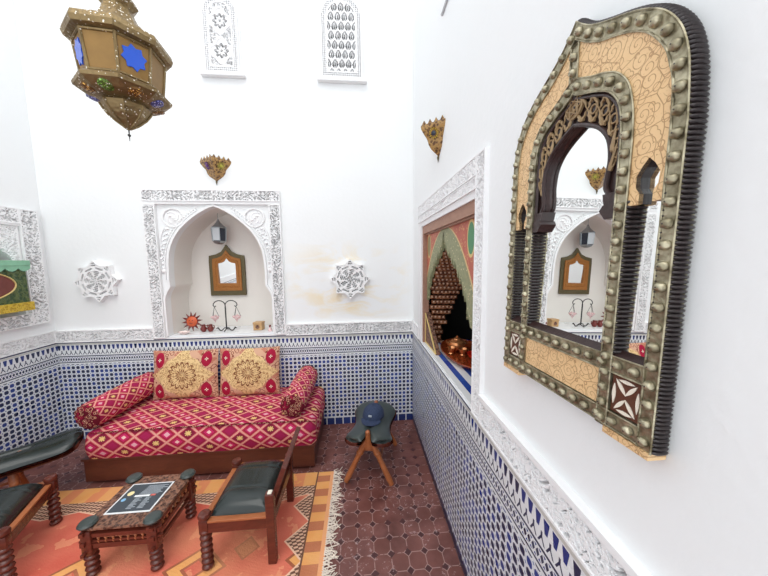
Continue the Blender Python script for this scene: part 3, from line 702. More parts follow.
tp = MB().box((tx0+.012, ty0-.022, .268), (tx1-.012, ty1+.022, .284), bev=.003).box((tx0-.022, ty0+.030, .267), (tx1+.022, ty1-.030, .2832), bev=.003)
unp(tp.build('tabletop', 'ctop', table))
ap = MB()
for y in (ty0-.016, ty1-.004): ap.box((tx0-.035, y, .225), (tx1+.035, y+.02, .245)); ap.box((tx0-.030, y, .165), (tx1+.030, y+.02, .19)); ap.box((tx0-.04, y+.002, .196), (tx1+.04, y+.018, .206))
for x in (tx0-.018, tx1-.002): ap.box((x, ty0-.035, .245), (x+.02, ty1+.035, .264)); ap.box((x, ty0-.035, .190), (x+.02, ty1+.035, .212)); ap.box((x+.002, ty0-.04, .14), (x+.018, ty1+.04, .155))
unp(ap.build('apron_rails', 'dwood', table))
ga = MB(); y = ty0-.018
for k in range(7): x = tx0+.05+k*.035; ga.lathe([(.004, .19), (.008, .2), (.004, .21), (.008, .218), (.004, .225)], 8, TR((x, y+.01, 0)))
unp(ga.build('spindle_gallery', 'owood', table, smooth=True)); ga = MB()
for k in range(7): y = ty0+.05+k*.034; ga.lathe([(.004, .212), (.008, .22), (.004, .228), (.008, .236), (.004, .245)], 8, TR((tx1+.008, y, 0)))
unp(ga.build('spindle_gallery', 'owood', table, smooth=True))
# printed sheet on the table
mz = .2845
sheet = thing('menu_sheet', 'dark slate printed menu sheet with white border lying on the low table', 'menu', (-1.76, -1.10, mz))
unp(MB().box((-1.875, -1.205, mz), (-1.645, -1.000, mz+.003)).build('border_card', 'white', sheet))
unp(MB().box((-1.867, -1.197, mz+.003), (-1.653, -1.008, mz+.0042)).build('printed_field', 'slate', sheet))
tx = MB(); r_ = random.Random(8)
def ln(a, b, x0, x1, y, h_, mi): tx.box((x0, y, mz+.0042), (x1, y+h_, mz+.0048), mi=mi)
for c0 in (-1.79, -1.735):
    for k in range(9): ln(0, 0, c0+.004, c0+.045*r_.uniform(.6, 1), -1.180+k*.0085, .0035, 1)
for k in range(8):
    ln(0, 0, -1.785+.002*k, -1.785+.002*k+r_.uniform(.09, .12), -1.085+k*.0085, .0032, 1)
ln(0, 0, -1.80, -1.72, -1.102, .012, 0); ln(0, 0, -1.715, -1.69, -1.10, .011, 3)
tx.lathe([(.016, mz+.0042), (.016, mz+.005)], 16, TR((-1.835, -1.075, 0)), mi=2); tx.lathe([(.011, mz+.0042), (.011, mz+.005)], 16, TR((-1.842, -1.118, 0)), mi=4)
unp(tx.build('print_lines', ['white', 'grey', 'yprint', 'rprint', 'bprint'], sheet))

# ------------------------------------------------------------------ LOW CHAIRS
def low_chair(label, loc, rz):
    """faces -x in its own frame; origin on the floor at the seat centre"""
    t = thing('low_chair', label, 'chair', loc, rz); D, H = .165, .195
    for y in (-H, H):
        lg = MB(); bobbin(lg, -D, y, 0, .232, .023, .034); lg.box((-D-.022, y-.022, .225), (-D+.022, y+.022, .285), bev=.004); o = lg.build('leg', 'dwood', t, smooth=True)
        MB().lathe([(.014, .283), (.028, .290), (.031, .302), (.026, .312), (.008, .315)], 16, TR((-D, y, 0))).build('finial_disc', 'dwood', o, smooth=True)
        rl = MB().box((D-.022, y-.017, 0), (D+.022, y+.017, .395 if y < 0 else .33), bev=.004); rl.build('leg', 'dwood', t)
    fr_ = MB().box((-D-.014, -H+.014, .215), (-D+.014, H-.014, .268)).box((D-.018, -H, .215), (D+.014, H, .268))
    for y in (-H, H): fr_.box((-D, y-.016, .212), (D, y+.016, .268))
    fr_.box((-D+.02, -H-.012, .268), (D-.02, H+.012, .276)); fr_.build('seat_frame', 'dwood', t)
    rim = MB()
    for y in (-H-.002, H+.002): rim.box((-D+.02, y-.017, .268), (D-.02, y+.017, .279), bev=.002)
    rim.box((-D-.015, -H+.03, .268), (-D+.012, H-.03, .279), bev=.002); tag(rim.build('seat_rim', 'owood', t), 'lighter reddish wooden rim round the leather')
    def fs(i, j):
        u = 2*i-1; v = 2*j-1; e = max(0, (1-abs(u)**4))**.5*max(0, (1-abs(v)**4))**.5; sd = 1-.02*(u*u*v*v)
        seam = -.004*math.exp(-((abs(v)-.42)/.035)**2)-.003*math.exp(-((u-.15)/.03)**2)*(abs(v) < .42)
        return ((u*.150+.005)*sd, v*.188*sd, .274+.072*e+seam*(e > 0))
    MB().grid(fs, 40, 50).build('leather_cushion', 'leather', t, smooth=True)
    bk = MB(); T = TR((D+.004, 0, .33)) @ RY(.36); bk.box((-.014, -H+.02, 0), (.014, H+.005, .195), T, bev=.004); bk.box((-.012, -H-.0, -.03), (.014, H, .015), T, bev=.003)
    bk.build('backrest', 'dwood', t)
    pg_ = MB().box((D-.010, -H-.012, .395), (D+.012, -H+.012, .403), bev=.003); tag(pg_.build('peg_highlight', 'inlay', t), 'pale cap painted as the highlight on the rear post')  # pale block added as a painted highlight on the post top
    return t
low_chair('low wooden chair with black leather seat to the right of the low table', (-1.165, -1.085, .007), 0)
low_chair('low wooden chair with black leather seat cut off by the left edge', (-2.485, -1.165, .007), pi+.37)

# ------------------------------------------------------------------ CAMEL SADDLE STOOLS
def saddle_stool(label, loc, rz, cm='leather', L=.27, Wd=.155, z0=.335, ys=(-.19, .19)):
    """long axis along y, pommel at -y"""
    t = thing('saddle_stool', label, 'stool', loc, rz)
    def half(a): return Wd*(.92+.12*cos(a*pi*1.0)*-1+.05*a*a)*(.5+.5*sqrt(max(0, 1-abs(a)**6)))
    def top(sg):
        def f(i, j):
            a = 2*j-1; b = 2*i-1
            w_ = half(a); x = b*w_; y = a*L
            y += (.14*max(0, 1-abs(b)*2.4)**1.3*(-a)**3+.06*abs(b)**4*(-a)**3) if a < 0 else (-.05*abs(b)**3-.02*(1-b*b))*a**3    # cleft at the pommel end
            ed = (max(0, 1-b**4))**.5*(max(0, 1-abs(a)**6))**.5
            gro = .018*math.exp(-(b/.12)**2)*(1 if a < .3 else .5)
            zc = z0+.030*a*a-.028*b*b
            return (x, y, zc+(sg*.034*ed-(gro*ed if sg > 0 else 0)))
        return f
    mb = MB().grid(top(1), 36, 44).grid(top(-1), 36, 44); mb.build('leather_cushion', cm, t, smooth=True)
    pad = MB()
    pad.grid(lambda i, j: (lambda p: (p[0]*1.04, p[1]*1.02, p[2]-.008))(top(-1)(i, j)), 24, 30); pad.grid(lambda i, j: (lambda p: (p[0]*1.04, p[1]*1.02, p[2]-.022))(top(-1)(i, j)), 24, 30)
    pad.build('under_pad', 'dwood', t, smooth=True)
    for ye in ys:
        s_ = 1 if ye == ys[1] else -1
        for sx in (-1, 1):
            lg = MB(); p0 = Vector((sx*.012, ye, .325)); p1 = Vector((sx*.165, ye+s_*.03, 0.006))
            pts = [p0.lerp(p1, k/8) for k in range(9)]; lg.tube(pts, [.022, .021, .024, .019, .019, .020, .021, .022, .018], 10)
            lg.ball(p0.lerp(p1, .33), (.028, .024, .022), 10, 6); lg.build('leg', 'owood', t, smooth=True)
        yk = MB(); yk.tube([(0, ye-.0, .27), (0, ye+s_*.01, .33), (0, ye+s_*.035, .385 if s_ < 0 else .375)], [.034, .026, .015], 12); yk.ball((0, ye+s_*.036, .392 if s_ < 0 else .38), .017, 12, 8)
        yk.box((-.055, ye-.012, .235), (.055, ye+.012, .30), bev=.006)
        yk.build('pommel', 'owood', t, smooth=True)
    rl = MB()
    for sx in (-1, 1): rl.tube([(sx*.085, ys[0], .17), (sx*.085, ys[1], .17)], .010, 8)
    rl.build('stretcher', 'owood', t, smooth=True)
    return t
saddle_stool('camel saddle stool with cleft dark leather seat and orange wooden legs, carrying a cap', (-.435, -.575, 0), -.19, 'gleather', L=.285, Wd=.172)
saddle_stool('camel saddle stool in the left corner, black leather seat with no cap on it', (-2.745, -.80, .004), -pi*.25-.08, 'leather', L=.335, Wd=.15, z0=.372, ys=(-.24, .0))
# cap
capo = thing('baseball_cap', 'dark blue baseball cap lying on the right-hand saddle stool', 'cap', (-.425, -.56, .372), -.35)
cm_ = MB()
cm_.grid(lambda i, j: (.085*cos(2*pi*i)*cos(j*pi/2*.98)**.75*(1-.02*sin(12*pi*i)**2), .095*sin(2*pi*i)*cos(j*pi/2*.98)**.75, .012+.082*sin(j*pi/2)), 48, 14)
cm_.build('crown', 'denim', capo, smooth=True)
bi = MB(); 
def brim(th): return lambda i, j: ((2*i-1)*.078*(1-.25*j*j), -.06-.085*j*sqrt(max(0, 1-(2*i-1)**2*.75)), .018-.012*(2*i-1)**2-.012*j+th)
bi.grid(brim(0), 18, 8).grid(brim(.003), 18, 8); bi.build('brim', 'denim', capo, smooth=True)
MB().ball((0, 0, .095), .006).build('button', 'denim', capo)
tag(MB().box((-.012, -.092, .045), (.012, -.080, .056), T=RX(0)).build('badge', 'grey', capo), 'small pale badge')

# ------------------------------------------------------------------ BIG WALL MIRROR
YC = -2.06
mir = thing('wall_mirror', 'large arched mirror in a studded brass and engraved bone frame on the right wall', 'mirror', (0, YC, 1.262))
fM = lambda t, z, d: (-d, t+.028*max(0, 1.8-z), z-1.262-.03*t*max(0, (2.1-z)/.8))     # local; t = distance from the centre towards +y
Z0m, ZS = 1.262, 1.80
HO = [(.247, 1.262), (.243, 1.80)]+crom([(.243, 1.80), (.240, 1.86), (.235, 1.90), (.222, 1.94), (.197, 1.978), (.163, 2.007), (.125, 2.029), (.085, 2.048), (.045, 2.070), (.018, 2.092), (0, 2.110)], 4)[1:]
HO = [(t*.976, z) for t, z in HO]
H1 = [(.217, 1.262), (.215, 1.80)]+crom([(.215, 1.80), (.213, 1.86), (.207, 1.89), (.197, 1.922), (.172, 1.96), (.145, 1.984), (.11, 2.004), (.07, 2.022), (.035, 2.045), (.015, 2.062), (0, 2.075)], 4)[1:]
H2 = [(.153, 1.262), (.152, 1.80)]+crom([(.152, 1.80), (.151, 1.84), (.147, 1.87), (.137, 1.905), (.115, 1.935), (.085, 1.954), (.055, 1.966), (.03, 1.978), (.015, 1.986), (.006, 1.991), (0, 1.995)], 4)[1:]
H3 = [(.130, 1.262), (.129, 1.80)]+crom([(.129, 1.80), (.1285, 1.83), (.126, 1.857), (.118, 1.885), (.098, 1.912), (.070, 1.929), (.045, 1.940), (.025, 1.948), (.012, 1.954), (.005, 1.958), (0, 1.962)], 4)[1:]
HA = crom([(.110, 1.69), (.110, 1.712), (.096, 1.735), (.098, 1.76), (.101, 1.79), (.094, 1.828), (.072, 1.858), (.038, 1.880), (0, 1.896)], 4)
mirr = lambda H: H+[(-t, z) for t, z in H[::-1][1:]]
glass = MB().poly([mirr(HO)], lambda t, z, d: (-(d-.012*t-.016*(z-1.7)),)+fM(t, z, d)[1:], .009, .0115).build('glass', 'mirror', mir)
def dome(mb, t, z, r=.0088, d=.0345):
    T = TR(fM(t, z, d)) @ RY(-pi/2); mb.lathe([(r, -.001), (r*.95, .003), (r*.72, .007), (r*.35, .009), (.0012, .0092)], 12, T, mi=0, caps=False); mb.ball((0, 0, .009), (.0014, .0014, .001), 6, 4, T=T, mi=1)
def strip(name, polys, studs, dz=0):
    mb = MB()
    for P in polys:
        mb.poly([P], fM, .004, .033+dz); L = P+[P[0]]
        mb.tube([Vector(fM(a, b, .0335)) for a, b in L], .0018, 5)
    for t, z in studs: dome(mb, t, z)
    return mb.build(name, ['brass', 'blackwood'], mir, smooth=True)
def stud_line(P, pitch=.034):
    L = sum(hypot(b[0]-a[0], b[1]-a[1]) for a, b in zip(P, P[1:])); n_ = max(2, round(L/pitch)); return resample(P, n_*2+1)[1::2]
mid = lambda A, B: [((a[0]+b[0])/2, (a[1]+b[1])/2) for a, b in zip(A, B)]
mO = mid(HO, H1); mI = mid(H2, H3)
strip('outer_studded_border', [mirr(HO)+mirr(H1)[::-1]], [p for p in stud_line(mO, .033)]+[(-t, z) for t, z in stud_line(mO, .033)])
strip('inner_studded_border', [mirr(H2)+mirr(H3)[::-1]], stud_line(mI, .032)+[(-t, z) for t, z in stud_line(mI, .032)])
strip('apex_studded_strip', [[(-.011, 1.988), (.011, 1.988), (.011, 2.062), (-.011, 2.062)]], [(0, 2.005), (0, 2.038)], -.0008)
strip('sill_studded_strip', [[(-.218, 1.376), (.218, 1.376), (.218, 1.408), (-.218, 1.408)]], [(-.2+k*.0333, 1.392) for k in range(13)], -.0012)
strip('bottom_studded_strip', [[(-.218, 1.266), (.218, 1.266), (.218, 1.297), (-.218, 1.297)]], [(-.2+k*.0333, 1.281) for k in range(13)], -.0012)
led = MB(); led.add([fM(s_*t, z, d) for t, z, d in ((.218, 1.408, .034), (.218, 1.425, .012), (.218, 1.408, .004)) for s_ in (-1, 1)], [(0, 1, 3, 2), (2, 3, 5, 4), (0, 2, 4), (1, 5, 3)]); led.build('sill_moulding', 'archw', mir)
# ribbed sides: rounded beads across the thickness of every strip
def ribs(mb, P, pitch=.0076, out=1, d0=.002, d1=.034, bulge=.012):
    L = sum(hypot(b[0]-a[0], b[1]-a[1]) for a, b in zip(P, P[1:])); n_ = int(L/pitch); Q = resample(P, n_+1)
    for i in range(n_):
        a, b = Q[i], Q[i+1]; c = ((a[0]+b[0])/2, (a[1]+b[1])/2); d = (b[0]-a[0], b[1]-a[1]); l = hypot(*d) or 1e-6; tx_, tz_ = d[0]/l, d[1]/l
        nx_, nz_ = tz_*out, -tx_*out; dm = (d0+d1)/2; hd = (d1-d0)/2*1.05
        fc = fM(c[0], c[1], dm); T = Matrix(((0, 0, -hd, -dm), (nx_*bulge, tx_*pitch*.56, 0, fc[1]), (nz_*bulge, tz_*pitch*.56, 0, fc[2]), (0, 0, 0, 1)))
        mb.lathe([(.001, -1), (.55, -.85), (.9, -.5), (1, 0), (.9, .5), (.55, .85), (.001, 1)], 8, T, caps=False)
rb = MB(); ribs(rb, mirr(HO), out=1, bulge=.0075, d0=.003, d1=.0335)
rb.build('outer_ribbed_moulding', 'blackwood', mir, smooth=True)
for x_, z1_, o_, b_ in ((.130, 1.69, -1, .006), (-.130, 1.69, 1, .006), (.153, 1.70, 1, .008), (-.153, 1.70, -1, .008), (.217, 1.70, -1, .006), (-.217, 1.70, 1, .006)):
    rb = MB(); ribs(rb, [(x_, 1.412), (x_, z1_)], out=o_, bulge=b_, pitch=.0085); rb.build('column_ribbing', 'blackwood', mir, smooth=True)
# engraved bone spandrels with keyhole cut-outs
for s_ in (1, -1):
    key = [(.172, 1.688), (.172, 1.706), (.165, 1.716), (.164, 1.735), (.173, 1.750), (.184, 1.762), (.195, 1.750), (.204, 1.735), (.203, 1.716), (.196, 1.706), (.196, 1.688)]
    a1 = [p for p in H1 if p[1] > 1.7 and p[0] > .008]; a2 = [p for p in H2 if p[1] > 1.7 and p[0] > .008]
    P = [(.213, 1.688)]+a1+[(.011, 2.064), (.011, 1.989)]+a2[::-1]+[(.153, 1.688)]+key
    P = [(t*s_, z) for t, z in P]
    o = MB().poly([P], fM, .022, .031).build('engraved_spandrel', 'bone', mir)
    kb = MB(); Lk = [(t*s_, z) for t, z in key]; n_ = len(Lk); kb.add([fM(a, b, .030) for a, b in Lk]+[fM(a, b, .004) for a, b in Lk], [(i, i+1, n_+i+1, n_+i) for i in range(n_-1)]); kb.build('keyhole_reveal', 'blackwood', o)
    sq = [(s_*.157, 1.300), (s_*.214, 1.300), (s_*.214, 1.373), (s_*.157, 1.373)]; so_ = MB().poly([sq], fM, .004, .030).build('brown_inlay_square', 'brownsq', mir)
    pt = MB(); cx_, cz_ = s_*.1855, 1.3365
    def petal(x, z, ang, L, w_):
        P = [(x+L*k*cos(ang)-w_*sin(pi*(k+.5))*sin(ang)*sg, z+L*k*sin(ang)+w_*sin(pi*(k+.5))*cos(ang)*sg) for sg, ks in ((1, [-.5, -.3, -.1, .1, .3, .5]), (-1, [.3, .1, -.1, -.3])) for k in ks]
        pt.poly([P], fM, .028, .0316)
    for a in (0.9, pi-0.9, pi+.9, -.9): petal(cx_+.0135*cos(a)/abs(cos(.9))*.75, cz_+.017*sin(a)/sin(.9), a, .034, .0036)
    petal(cx_, cz_+.030, 0, .032, .0034); petal(cx_, cz_-.030, 0, .032, .0034); petal(cx_+.0235, cz_, pi/2, .040, .0034); petal(cx_-.0235, cz_, pi/2, .040, .0034)
    tag(pt.build('petal_inlay', 'inlay', so_), 'pale bone petals')
    MB().poly([[(s_*.150, 1.250), (s_*.240, 1.250), (s_*.240, 1.263), (s_*.150, 1.263)]], fM, .002, .036).build('foot_block', 'bone', mir)
    vs = MB()
    for k in range(2): pass
MB().poly([[(-.129, 1.300), (.129, 1.300), (.129, 1.373), (-.129, 1.373)]], fM, .004, .0305).build('engraved_base_panel', 'bone', mir)
# openwork arch: jambs, deep reveal, gilt scrolls
P = [(.130, 1.69)]+[p for p in H3 if p[1] > 1.7]+[(-t, z) for t, z in H3[::-1] if z > 1.7 and t > 0]+[(-.130, 1.69)]+[(-t, z) for t, z in HA]+HA[::-1][1:]
aw = MB().poly([P], fM, .004, .020); ar = [(-t, z) for t, z in HA]+HA[::-1][1:]
aw.tube([fM(a, b, .024) for a, b in ar], .0052, 8); aw.tube([fM(a, b, .026) for a, b in [(.124, 1.69)]+[(t-.006, z-.004) for t, z in H3[1:]][:-1]+[(0, 1.956)]+[(-t+.006, z-.004) for t, z in H3[::-1][1:-1]]+[(-.124, 1.69)]], .0045, 8)
for s_ in (1, -1):
    aw.poly([[(s_*.128, 1.672), (s_*.128, 1.70), (s_*.100, 1.70), (s_*.092, 1.69), (s_*.106, 1.672)]], fM, .004, .032)
    aw.poly([[(s_*.128, 1.70), (s_*.128, 1.722), (s_*.094, 1.722), (s_*.099, 1.70)]], fM, .004, .029)
n_ = len(ar); aw.add([fM(a, b, .024) for a, b in ar]+[fM(a*.94, b-.004, .004) for a, b in ar], [(i, i+1, n_+i+1, n_+i) for i in range(n_-1)])
ao = aw.build('arch_panel', 'archw', mir, smooth=True)
gs = MB(); hl = MB()
def between(u, v):      # u 0..1 from spring to apex, v 0..1 from arch edge to border
    A = resample([p for p in HA if p[1] > 1.73], 40); B = resample([p for p in H3 if p[1] > 1.72], 40); i = min(39, int(u*39)); return (A[i][0]*(1-v)+B[i][0]*v, A[i][1]*(1-v)+B[i][1]*v)
for s_ in (1, -1):
    for ph in (0, 1):
        for u0 in [.06+.155*k for k in range(6)]:
            pts = []
            for k in range(12):
                t_ = k/11; u = u0+.15*t_; v = .5+(.36 if ph == 0 else -.36)*sin(pi*t_); a, b = between(min(1, u), v); pts.append(fM(s_*a, b, .025))
            gs.tube(pts, [.0012+.0035*sin(pi*k/11) for k in range(12)], 6)
    for u0 in [.13+.155*k for k in range(5)]:
        a, b = between(u0, .5); T = TR(fM(s_*a, b, .0205)) @ RY(-pi/2); hl.lathe([(.0078, 0), (.0078, .002)], 12, T); gs.tube([fM(s_*a+.0085*cos(q_*pi/8), b+.0085*sin(q_*pi/8), .024) for q_ in range(17)], .0022, 6)
T = TR(fM(0, 1.934, .024)) @ RY(-pi/2)
gs.lathe([(.0255, 0), (.0255, .005), (.022, .006), (.022, .003), (.001, .003)], 24, T)
for k in range(6): a = k*pi/3; gs.tube([fM(.021*cos(a), 1.934+.021*sin(a), .029), fM(-.021*cos(a+1.05), 1.934-.021*sin(a+1.05), .029)], .0016, 5); hl.ball(fM(.013*cos(a), 1.934+.013*sin(a), .0275), (.001, .0035, .0035), 8, 4)
hl.ball(fM(0, 1.934, .0275), (.001, .003, .003), 8, 4)
gs.build('gilt_scrollwork', 'scroll', ao, smooth=True); hl.build('dark_hole_discs', 'blackwood', ao)  # dark discs stand in for the shade inside pierced openings

# ------------------------------------------------------------------ STAR PLAQUES
def star(name, label, cx, cz, R_, rot=0):
    P = []
    for k in range(16):
        a = pi/2+k*pi/8+rot; r = R_ if k % 2 == 0 else R_*.765; P.append((r*cos(a), r*sin(a)))
    t = thing(name, label, 'plaque', (cx, -.001, cz), group='star plaques')
    f = lambda a, b, d: (a, -d, b)
    def hf(x, z):
        r = hypot(x, z)/R_; th = atan2(z, x)-rot
        edge = inside(x*1.09, z*1.09, P)
        if not edge: return .042
        if r < .035: return .04
        if r < .50: return .006 if abs(sin(r*30+1.2*cos(8*th)))*abs(cos(4*th+(pi/4 if r > .26 else 0))) > .50 else .040
        if abs(r-.53) < .03: return .043
        pr = .655-.05*abs(sin(4*th)); 
        if abs(r-pr) < .035 and abs(sin(4*th)) > .5: return .006
        pa = th*8/(2*pi); fr__ = abs(pa-round(pa))      # towards a point
        if r > .74 and fr__ < .16 and (sin(r*60) > 0.1): return .006
        return .041
    N = 96; mb = MB(); mb.grid(lambda i, j: f((2*i-1)*R_, (2*j-1)*R_, hf((2*i-1)*R_, (2*j-1)*R_)), N, N, keep=lambda i, j: inside((2*i-1)*R_*1.015, (2*j-1)*R_*1.015, P))
    mb.build('carved_face', 'plaster', t, fix=False)
    n = 16; sd = MB(); sd.add([f(a, b, .0) for a, b in P]+[f(a, b, .0425) for a, b in P], [(i, (i+1) % n, n+(i+1) % n, n+i) for i in range(n)])
    Q = [(a*.955, b*.955) for a, b in P]; sd.add([f(a, b, .0425) for a, b in P]+[f(a, b, .0425) for a, b in Q], [(i, (i+1) % n, n+(i+1) % n, n+i) for i in range(n)]); sd.build('star_rim', 'plaster', t)
star('star_plaque', 'carved white eight-pointed star plaque on back wall, left of the arched niche', -2.78, 1.44, .182, .07)
star('star_plaque', 'carved white eight-pointed star plaque on the stained plaster near the right corner', -.60, 1.425, .185, .0)

# ------------------------------------------------------------------ SCONCES
def sconce(label, loc, rz, mats):
    """half-octagon brass uplight, back on the wall (wall is +y side)"""
    t = thing('wall_sconce', label, 'sconce', loc, rz)
    prof = [(.002, 0), (.012, .015), (.058, .055), (.076, .085), (.084, .12), (.110, .155), (.128, .185), (.132, .205), (.128, .215)]
    prof = [(r, z*.83) for r, z in prof]; body = MB(); V = []; n = 2; AG = [pi, 1.5*pi+.2, 2*pi]; Fc = []
    for r, z in prof:
        for k in range(n+1): a = AG[k]; V.append((r*cos(a), r*sin(a)*.95, z))
    for i in range(len(prof)-1):
        for k in range(n): Fc.append((i*(n+1)+k, i*(n+1)+k+1, (i+1)*(n+1)+k+1, (i+1)*(n+1)+k))
        Fc.append((i*(n+1)+n, i*(n+1), (i+1)*(n+1), (i+1)*(n+1)+n))
    body.add(V, Fc); body.build('brass_bowl', 'sbrass', t)
    MB().lathe([(.001, -.028), (.004, -.015), (.008, 0), (.006, .008)], 8, TR((0, -.006, 0))).build('finial', 'olive', t)
    cr = MB()
    for k in range(n):
        a0 = AG[k]; a1 = AG[k+1]; p0 = Vector((.130*cos(a0), .124*sin(a0), .177)); p1 = Vector((.130*cos(a1), .124*sin(a1), .177))
        for q_ in range(4):
            a = p0.lerp(p1, (q_+.15)/4); b = p0.lerp(p1, (q_+.85)/4); mm = (a+b)/2+Vector((0, 0, .024)); nrm = Vector((mm.x, mm.y, 0)).normalized()*.003
            cr.add([a, b, mm, a-nrm, b-nrm, mm-nrm], [(0, 1, 2), (5, 4, 3), (0, 3, 4, 1), (1, 4, 5, 2), (2, 5, 3, 0)])
    cr.build('crenellation', 'sbrass', t)
    # coloured glass flower on the facets
    for k, mm_ in ((0, mats[0]), (1, mats[1])):
        am = (AG[k]+AG[k+1])/2; hc = cos((AG[k+1]-AG[k])/2)*.100; c = Vector((hc*cos(am), hc*sin(am)*.95, .124)); nrm = Vector((cos(am), sin(am), -.45)).normalized(); Q = nrm.to_track_quat('Z', 'Y').to_matrix().to_4x4()
        fl = MB(); fl.lathe([(.014, .010), (.014, .014), (.006, .018), (.001, .018)], 12, TR(c) @ Q); o = fl.build('glass_rose', mm_, t, smooth=True)
        pt = MB()
        for q_ in range(14): a = q_*2*pi/14; pt.ball((.024*cos(a), .024*sin(a), .010), (.0035, .0035, .003), 6, 4, T=TR(c) @ Q); 
        for q_ in range(14): a = q_*2*pi/14; pt.tube([TR(c) @ Q @ Vector((.019*cos(a), .019*sin(a), .011)), TR(c) @ Q @ Vector((.031*cos(a), .031*sin(a), .010))], .0022, 5)
        pt.build('glass_petals', 'yellow' if mats[0] == 'glassd' else mm_, o)
    return t
sconce('brass wall sconce with crenellated rim above the arched niche', (-1.745, 0, 2.295), 0, ('purple', 'lime'))
sconce('brass wall sconce with yellow glass petals on right wall above the hatch', (0, -.865, 2.235), -pi/2, ('glassd', 'glassd'))
# cable end at the very top of the right wall
cb = MB().tube([(-.007, -.925, 3.014), (-.007, -1.4, 3.02), (-.007, -2.0, 3.025)], .007, 8)
tag(cb.build('wall_cable', 'cable', smooth=True), 'grey cable end fixed to the right wall at the very top edge', 'cable')

# ------------------------------------------------------------------ PENDANT LANTERN
lan = thing('pendant_lantern', 'large eight-sided pierced brass pendant lantern with blue glass star, upper left', 'lantern', (-1.432, -1.40, 2.09))
n8 = 8; ph = pi/8+.12+pi/4
lan.scale = (.93, .93, .95)
def oct_(prof, mat_, name, par, T=None, n=8): return MB().lathe(prof, n, T, ph=ph).build(name, mat_, par)
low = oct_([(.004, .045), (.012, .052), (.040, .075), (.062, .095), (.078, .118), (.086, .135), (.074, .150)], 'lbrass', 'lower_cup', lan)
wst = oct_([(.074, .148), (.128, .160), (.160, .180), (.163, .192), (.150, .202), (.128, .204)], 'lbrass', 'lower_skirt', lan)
bod = oct_([(.128, .203), (.134, .24), (.146, .345), (.148, .352)], 'orangep', 'body', lan)
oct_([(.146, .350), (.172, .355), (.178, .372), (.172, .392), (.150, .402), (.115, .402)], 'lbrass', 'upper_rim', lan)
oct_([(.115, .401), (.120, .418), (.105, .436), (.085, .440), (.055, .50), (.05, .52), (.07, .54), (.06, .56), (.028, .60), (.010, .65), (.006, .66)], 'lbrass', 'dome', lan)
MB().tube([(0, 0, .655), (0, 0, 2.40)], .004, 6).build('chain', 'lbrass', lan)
MB().lathe([(.001, .0), (.002, .018), (.006, .022), (.006, .026), (.002, .030), (.003, .046)], 8).build('drop_finial', 'iron', lan)
def facet(k, u, v, off=.002, r0=.134, z0=.24, r1=.146, z1=.345):
    c8 = cos(pi/8); am = ph+2*pi*(k+.5)/8; r = (r0+(r1-r0)*v)*c8+off; hw = (r0+(r1-r0)*v)*sin(pi/8); d = Vector((cos(am), sin(am), 0)); tn = Vector((-sin(am), cos(am), 0)); p = d*r+tn*(hw*u); p.z = z0+(z1-z0)*v; return p
for k in range(8):
    fr_ = MB()
    for (u0, v0, u1, v1) in ((-.96, -.25, .96, -.25), (-.96, 1.0, .96, 1.0)): fr_.tube([facet(k, u0, v0), facet(k, u1, v1)], .005, 6)
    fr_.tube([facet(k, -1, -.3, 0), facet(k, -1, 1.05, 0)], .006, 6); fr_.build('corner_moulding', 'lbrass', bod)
    if k % 2 == 1:
        P = []
        for q_ in range(16): a = q_*pi/8; r = (.80 if q_ % 2 == 0 else .60); P.append((r*cos(a+.2), .42+.9*r*sin(a+.2)*.62))
        st = MB(); n = 16; st.add([facet(k, u, v, .0045) for u, v in P]+[facet(k, 0, .42, .0045)], [(i, (i+1) % n, n) for i in range(n)])
        st.add([facet(k, u, v, .0045) for u, v in P]+[facet(k, u, v, -.002) for u, v in P], [(i, (i+1) % n, n+(i+1) % n, n+i) for i in range(n)])
        tag(st.build('star_glass', 'blueg', bod), 'blue glass star pane')
bd = ['green', 'amber', 'violet', 'amber']
for k in range(8):
    am = ph+2*pi*(k+.5)/8; c = Vector((.117*cos(am), .117*sin(am), .161)); nrm = Vector((cos(am)*.30, sin(am)*.30, -1)).normalized(); Q = nrm.to_track_quat('Z', 'Y').to_matrix().to_4x4()
    MB().lathe([(.026, -.006), (.024, .003), (.012, .006), (.001, .007)], 14, TR(c) @ Q).build('bead_glass_disc', bd[k % 4], wst, smooth=True)
for k in range(8):
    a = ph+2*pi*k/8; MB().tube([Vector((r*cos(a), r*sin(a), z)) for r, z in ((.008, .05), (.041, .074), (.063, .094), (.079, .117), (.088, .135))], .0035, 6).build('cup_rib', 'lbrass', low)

# ------------------------------------------------------------------ THINGS IN THE BACK NICHE
NZ = .934
# small framed mirror on the recess wall
sm = thing('small_mirror', 'small pointed-top mirror in olive and orange metal frame inside the niche', 'mirror', (-1.842, .327, 1.255))
fS = lambda a, b, d: (a, -d, b)
def tomb(k): return [(-.172*k, -.245*k), (.172*k, -.245*k), (.172*k, .10*k), (.168*k, .155*k), (.10*k, .17*k), (.05*k, .195*k), (.02*k, .235*k), (0, .265*k), (-.02*k, .235*k), (-.05*k, .195*k), (-.10*k, .17*k), (-.168*k, .155*k), (-.172*k, .10*k)]
sh = lambda P, dz=.247: [(a, b+dz) for a, b in P]
MB().poly([sh(tomb(1.0)), sh(tomb(.80))[::-1]], fS, 0, .022).build('outer_frame', 'olive', sm)
MB().poly([sh(tomb(.80)), sh(tomb(.50))[::-1]], fS, 0, .03).build('inner_frame', 'gilt', sm)
MB().poly([sh(tomb(.52))], lambda a, b, d: (a, -(d+(b-.1)*.05), b), .004, .010).build('glass', 'mirror', sm)
rv = MB()
for k in range(60):
    pts = sh(tomb(.64)); P = resample(pts+[pts[0]], 61)[k]; rv.ball(fS(P[0], P[1], .03), (.007, .005, .007), 6, 4)
rv.build('frame_beads', 'gilt', sm, smooth=True)
